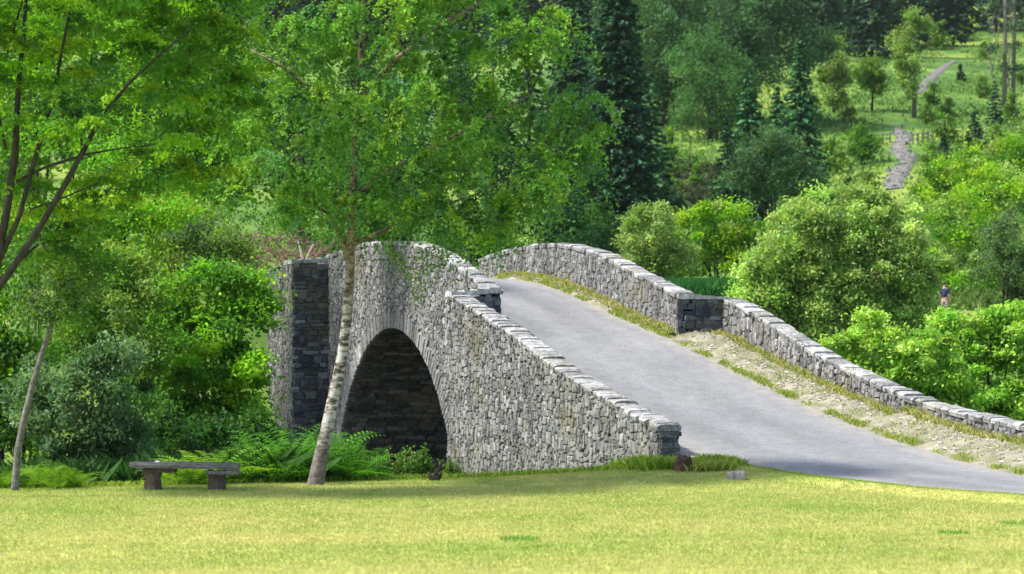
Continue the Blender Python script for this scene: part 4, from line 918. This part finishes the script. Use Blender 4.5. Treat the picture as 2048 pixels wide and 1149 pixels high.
for (xa, xb) in ((288, 324), (416, 453)):
    a, b_ = P(xa, 0, YBn)[0], P(xb, 0, YBn)[0]; A = Acc(); c = (a + b_) / 2; hw = (b_ - a) / 2; V = []
    for (z, s) in ((-.08, 1.12), (.1, 1), (.22, .92), (.33, 1.02)):
        for q in range(10): V.append((c + hw * s * math.cos(q * .628) * g.uniform(.9, 1.08), YBn + .16 * s * math.sin(q * .628), gb + z))
    A.add(V, [(10*k+i, 10*k+(i+1) % 10, 10*k+10+(i+1) % 10, 10*k+10+i) for k in range(3) for i in range(10)] + [tuple(30+i for i in range(10))]); A.obj("leg", LOG, bench, bl)
A = Acc(); c = np.array([P(316, 0, YBn)[0], YBn - .1, gb + .525]); A.add([c + np.array(v) for v in ((-.05, -.03, 0), (.05, -.03, 0), (.06, .03, 0), (-.04, .04, 0), (-.02, -.01, .035), (.03, 0, .025), (0, .02, .03))], [(0, 1, 5, 4), (1, 2, 5), (2, 3, 6, 5), (3, 0, 4, 6), (4, 5, 6)])
WHT = plain("white_scrap", (.6, .62, .62), (.75, .76, .76), 5); tag(A.obj("paper_scrap", WHT, None, tuple(c)), "small white crumpled scrap lying on the bench seat", "litter")

# ---- stone block, red-brown stump, dark driftwood
c = P(1472, 0, 47.6); gz = float(H(c[0], c[1])); A = Acc(); V = []; hw, hd = .17, .14
for (z, s) in ((-.08, 1), (.13, 1), (.155, .93)):
    for (sx, sy) in ((-1, -.8), (-.85, -1), (.85, -1), (1, -.8), (1, .8), (.85, 1), (-.85, 1), (-1, .8)): V.append((c[0] + hw * sx * s, c[1] + hd * sy * s, gz + z + .01 * sx))
A.add(V, [(8*k+i, 8*k+(i+1) % 8, 8*k+8+(i+1) % 8, 8*k+8+i) for k in range(2) for i in range(8)] + [tuple(range(16, 24))], (.26, .25, .25))
tag(A.obj("stone_block", STONE, None, (c[0], c[1], gz)), "small squared grey stone block on the corner of the lawn by the road", "stone block")
c = P(1367, 0, 49.0); gz = float(H(c[0], c[1])); A = Acc(); V = []; g = random.Random(9)
for (z, s) in ((-.1, 1.15), (.05, 1.05), (.16, .85), (.25, .9), (.30, .6)):
    for q in range(12): a = q * math.pi / 6; V.append((c[0] + .19 * s * math.cos(a) * g.uniform(.85, 1.12), c[1] + .17 * s * math.sin(a) * g.uniform(.85, 1.1), gz + z + g.uniform(-.06, .06)))
A.add(V, [(12*k+i, 12*k+(i+1) % 12, 12*k+12+(i+1) % 12, 12*k+12+i) for k in range(4) for i in range(12)] + [tuple(48+i for i in range(12))])
tag(A.obj("rotten_stump", plain("red_brown_rot", (.04, .022, .016), (.15, .085, .065), 12, bs=1), None, (c[0], c[1], gz), True), "rotten reddish-brown stump in the grass at the end of the near wall", "tree stump")
c = P(870, 0, 48.3); gz = float(H(c[0], c[1])); A = Acc(); b0 = np.array([c[0], c[1], gz])
A.tube([b0 + v for v in np.array([(-.13, 0, .19), (-.10, 0, .10), (-.04, -.02, .045), (.03, 0, .05), (.09, .02, .10), (.13, .02, .17)])], [.018, .045, .07, .07, .045, .02], 8)
A.tube([b0 + v for v in np.array([(.0, .02, .07), (.03, .04, .17), (.08, .03, .24), (.12, .04, .33), (.22, .05, .40)])], [.05, .045, .04, .03, .012], 7)
A.tube([b0 + v for v in np.array([(.08, .03, .24), (.02, .05, .32), (-.03, .04, .40)])], [.035, .025, .01], 6)
tag(A.obj("driftwood", plain("black_wet_wood", (.008, .009, .01), (.07, .05, .04), 14), None, tuple(b0), True), "small black gnarled driftwood lying at the lawn edge below the arch", "driftwood")

# ---- walker on the far path
def skin(name, J, E_, m, parent, lvl=1):
    me = bpy.data.meshes.new(name); me.from_pydata([j[0] for j in J], E_, []); me.update()
    o = bpy.data.objects.new(name, me); S.collection.objects.link(o); o.parent = parent
    md = o.modifiers.new("skin", 'SKIN'); sv = me.skin_vertices[0].data
    for k, j in enumerate(J): sv[k].radius = j[1] if isinstance(j[1], tuple) else (j[1], j[1]); sv[k].use_root = (k == 0)
    s = o.modifiers.new("sub", 'SUBSURF'); s.levels = lvl; s.render_levels = lvl; md.use_smooth_shade = True; me.materials.append(m); return o
def cmat(n_, c): m, t, b = mat(n_); t.links.new(ramp(t, noise(t, 20, 3), [(.3, tuple(v * .85 for v in c)), (.7, tuple(min(1, v * 1.15) for v in c))]), b.inputs["Base Color"]); b.inputs["Roughness"].default_value = .8; return m
YP = 116; pp = P(1889, 0, YP); pp[2] = float(H(pp[0], YP)); walker = thing("person", tuple(pp), "walker with dark hair, navy top and pale trousers standing on the far path", "person"); walker.rotation_euler = (0, 0, math.radians(140))
J = [((0, 0, .93), (.13, .10)), ((0, 0, 1.12), (.12, .09)), ((0, 0, 1.32), (.15, .10)), ((0, 0, 1.44), (.09, .07)), ((0, 0, 1.50), .05), ((0, 0, 1.58), (.075, .085)), ((0, 0, 1.68), (.07, .08)), ((0, 0, 1.72), .045),
     ((.17, 0, 1.40), .055), ((.22, .02, 1.14), .042), ((.22, -.10, .92), .032), ((.22, -.14, .86), .028), ((-.17, 0, 1.40), .055), ((-.23, .02, 1.14), .042), ((-.26, -.06, .92), .032), ((-.26, -.08, .85), .028),
     ((.09, 0, .86), .09), ((.10, -.02, .49), .06), ((.10, .02, .09), .04), ((.11, -.14, .03), .035), ((-.09, 0, .86), .09), ((-.10, .03, .49), .06), ((-.11, .10, .09), .04), ((-.12, -.05, .03), .035), ((0, -.09, 1.60), .02)]
Eg = [(0, 1), (1, 2), (2, 3), (3, 4), (4, 5), (5, 6), (6, 7), (3, 8), (8, 9), (9, 10), (10, 11), (3, 12), (12, 13), (13, 14), (14, 15), (0, 16), (16, 17), (17, 18), (18, 19), (0, 20), (20, 21), (21, 22), (22, 23), (5, 24)]
for hi, sx in ((11, 1), (15, -1)):
    hp = J[hi][0]
    for q in range(5):
        k = len(J); off = (-.02 + q * .011, .0) if q < 4 else (-.028, .02)
        J.append(((hp[0] + off[0] * sx, hp[1] - .015 + off[1], hp[2] - .04), .008)); J.append(((hp[0] + off[0] * sx * 1.2, hp[1] - .03 + off[1] * .5, hp[2] - .075 - .006 * (q in (1, 2))), .007)); Eg += [(hi, k), (k, k + 1)]
SK = cmat("skin", (.42, .26, .19)); skin("body", J, Eg, SK, walker)
skin("shirt", [((0, 0, .95), (.15, .12)), ((0, 0, 1.12), (.145, .115)), ((0, 0, 1.32), (.175, .125)), ((0, 0, 1.43), (.10, .09)), ((.18, 0, 1.39), .075), ((.23, .02, 1.16), .06), ((-.18, 0, 1.39), .075), ((-.235, .02, 1.16), .06)], [(0, 1), (1, 2), (2, 3), (2, 4), (4, 5), (2, 6), (6, 7)], cmat("navy_cloth", (.012, .016, .07)), walker)
skin("trousers", [((0, 0, .95), (.15, .12)), ((.095, 0, .84), .10), ((.10, -.02, .49), .075), ((.10, .02, .12), .062), ((-.095, 0, .84), .10), ((-.10, .03, .49), .075), ((-.11, .10, .12), .062)], [(0, 1), (1, 2), (2, 3), (0, 4), (4, 5), (5, 6)], cmat("pale_cloth", (.40, .34, .30)), walker)
skin("hair", [((0, .02, 1.62), (.085, .095)), ((0, .02, 1.69), (.085, .09)), ((0, .02, 1.745), (.05, .055))], [(0, 1), (1, 2)], cmat("dark_hair", (.015, .012, .015)), walker)
# trodden sandy path under the walker
V = []
for k, x in enumerate(np.linspace(16.5, 27, 30)):
    for q in range(5): yv = 114 + q * 1.3 + .5 * math.sin(x); V.append((x, yv, float(H(x, yv)) + .03))
ii = (np.arange(29)[:, None] * 5 + np.arange(4)).ravel(); tag(mesh("sandy_path", V, np.stack([ii, ii + 5, ii + 6, ii + 1], 1), plain("sandy_earth", (.34, .25, .17), (.48, .38, .27), 1), smooth_=True), kind="structure")

# ---- thin damp air over the valley
A = Acc(); A.box((-1300, -70, -6), (1300, 1560, 420)); hm = bpy.data.materials.new("haze_air"); hm.use_nodes = True; t = hm.node_tree; t.nodes.remove(t.nodes["Principled BSDF"])
pv = node(t, "ShaderNodeVolumePrincipled", Density=.00006, Color=(.84, .93, .90, 1), Anisotropy=.3); t.links.new(pv.outputs[0], t.nodes["Material Output"].inputs["Volume"])
tag(A.obj("haze", hm), "thin pale haze in the valley air", kind="stuff")
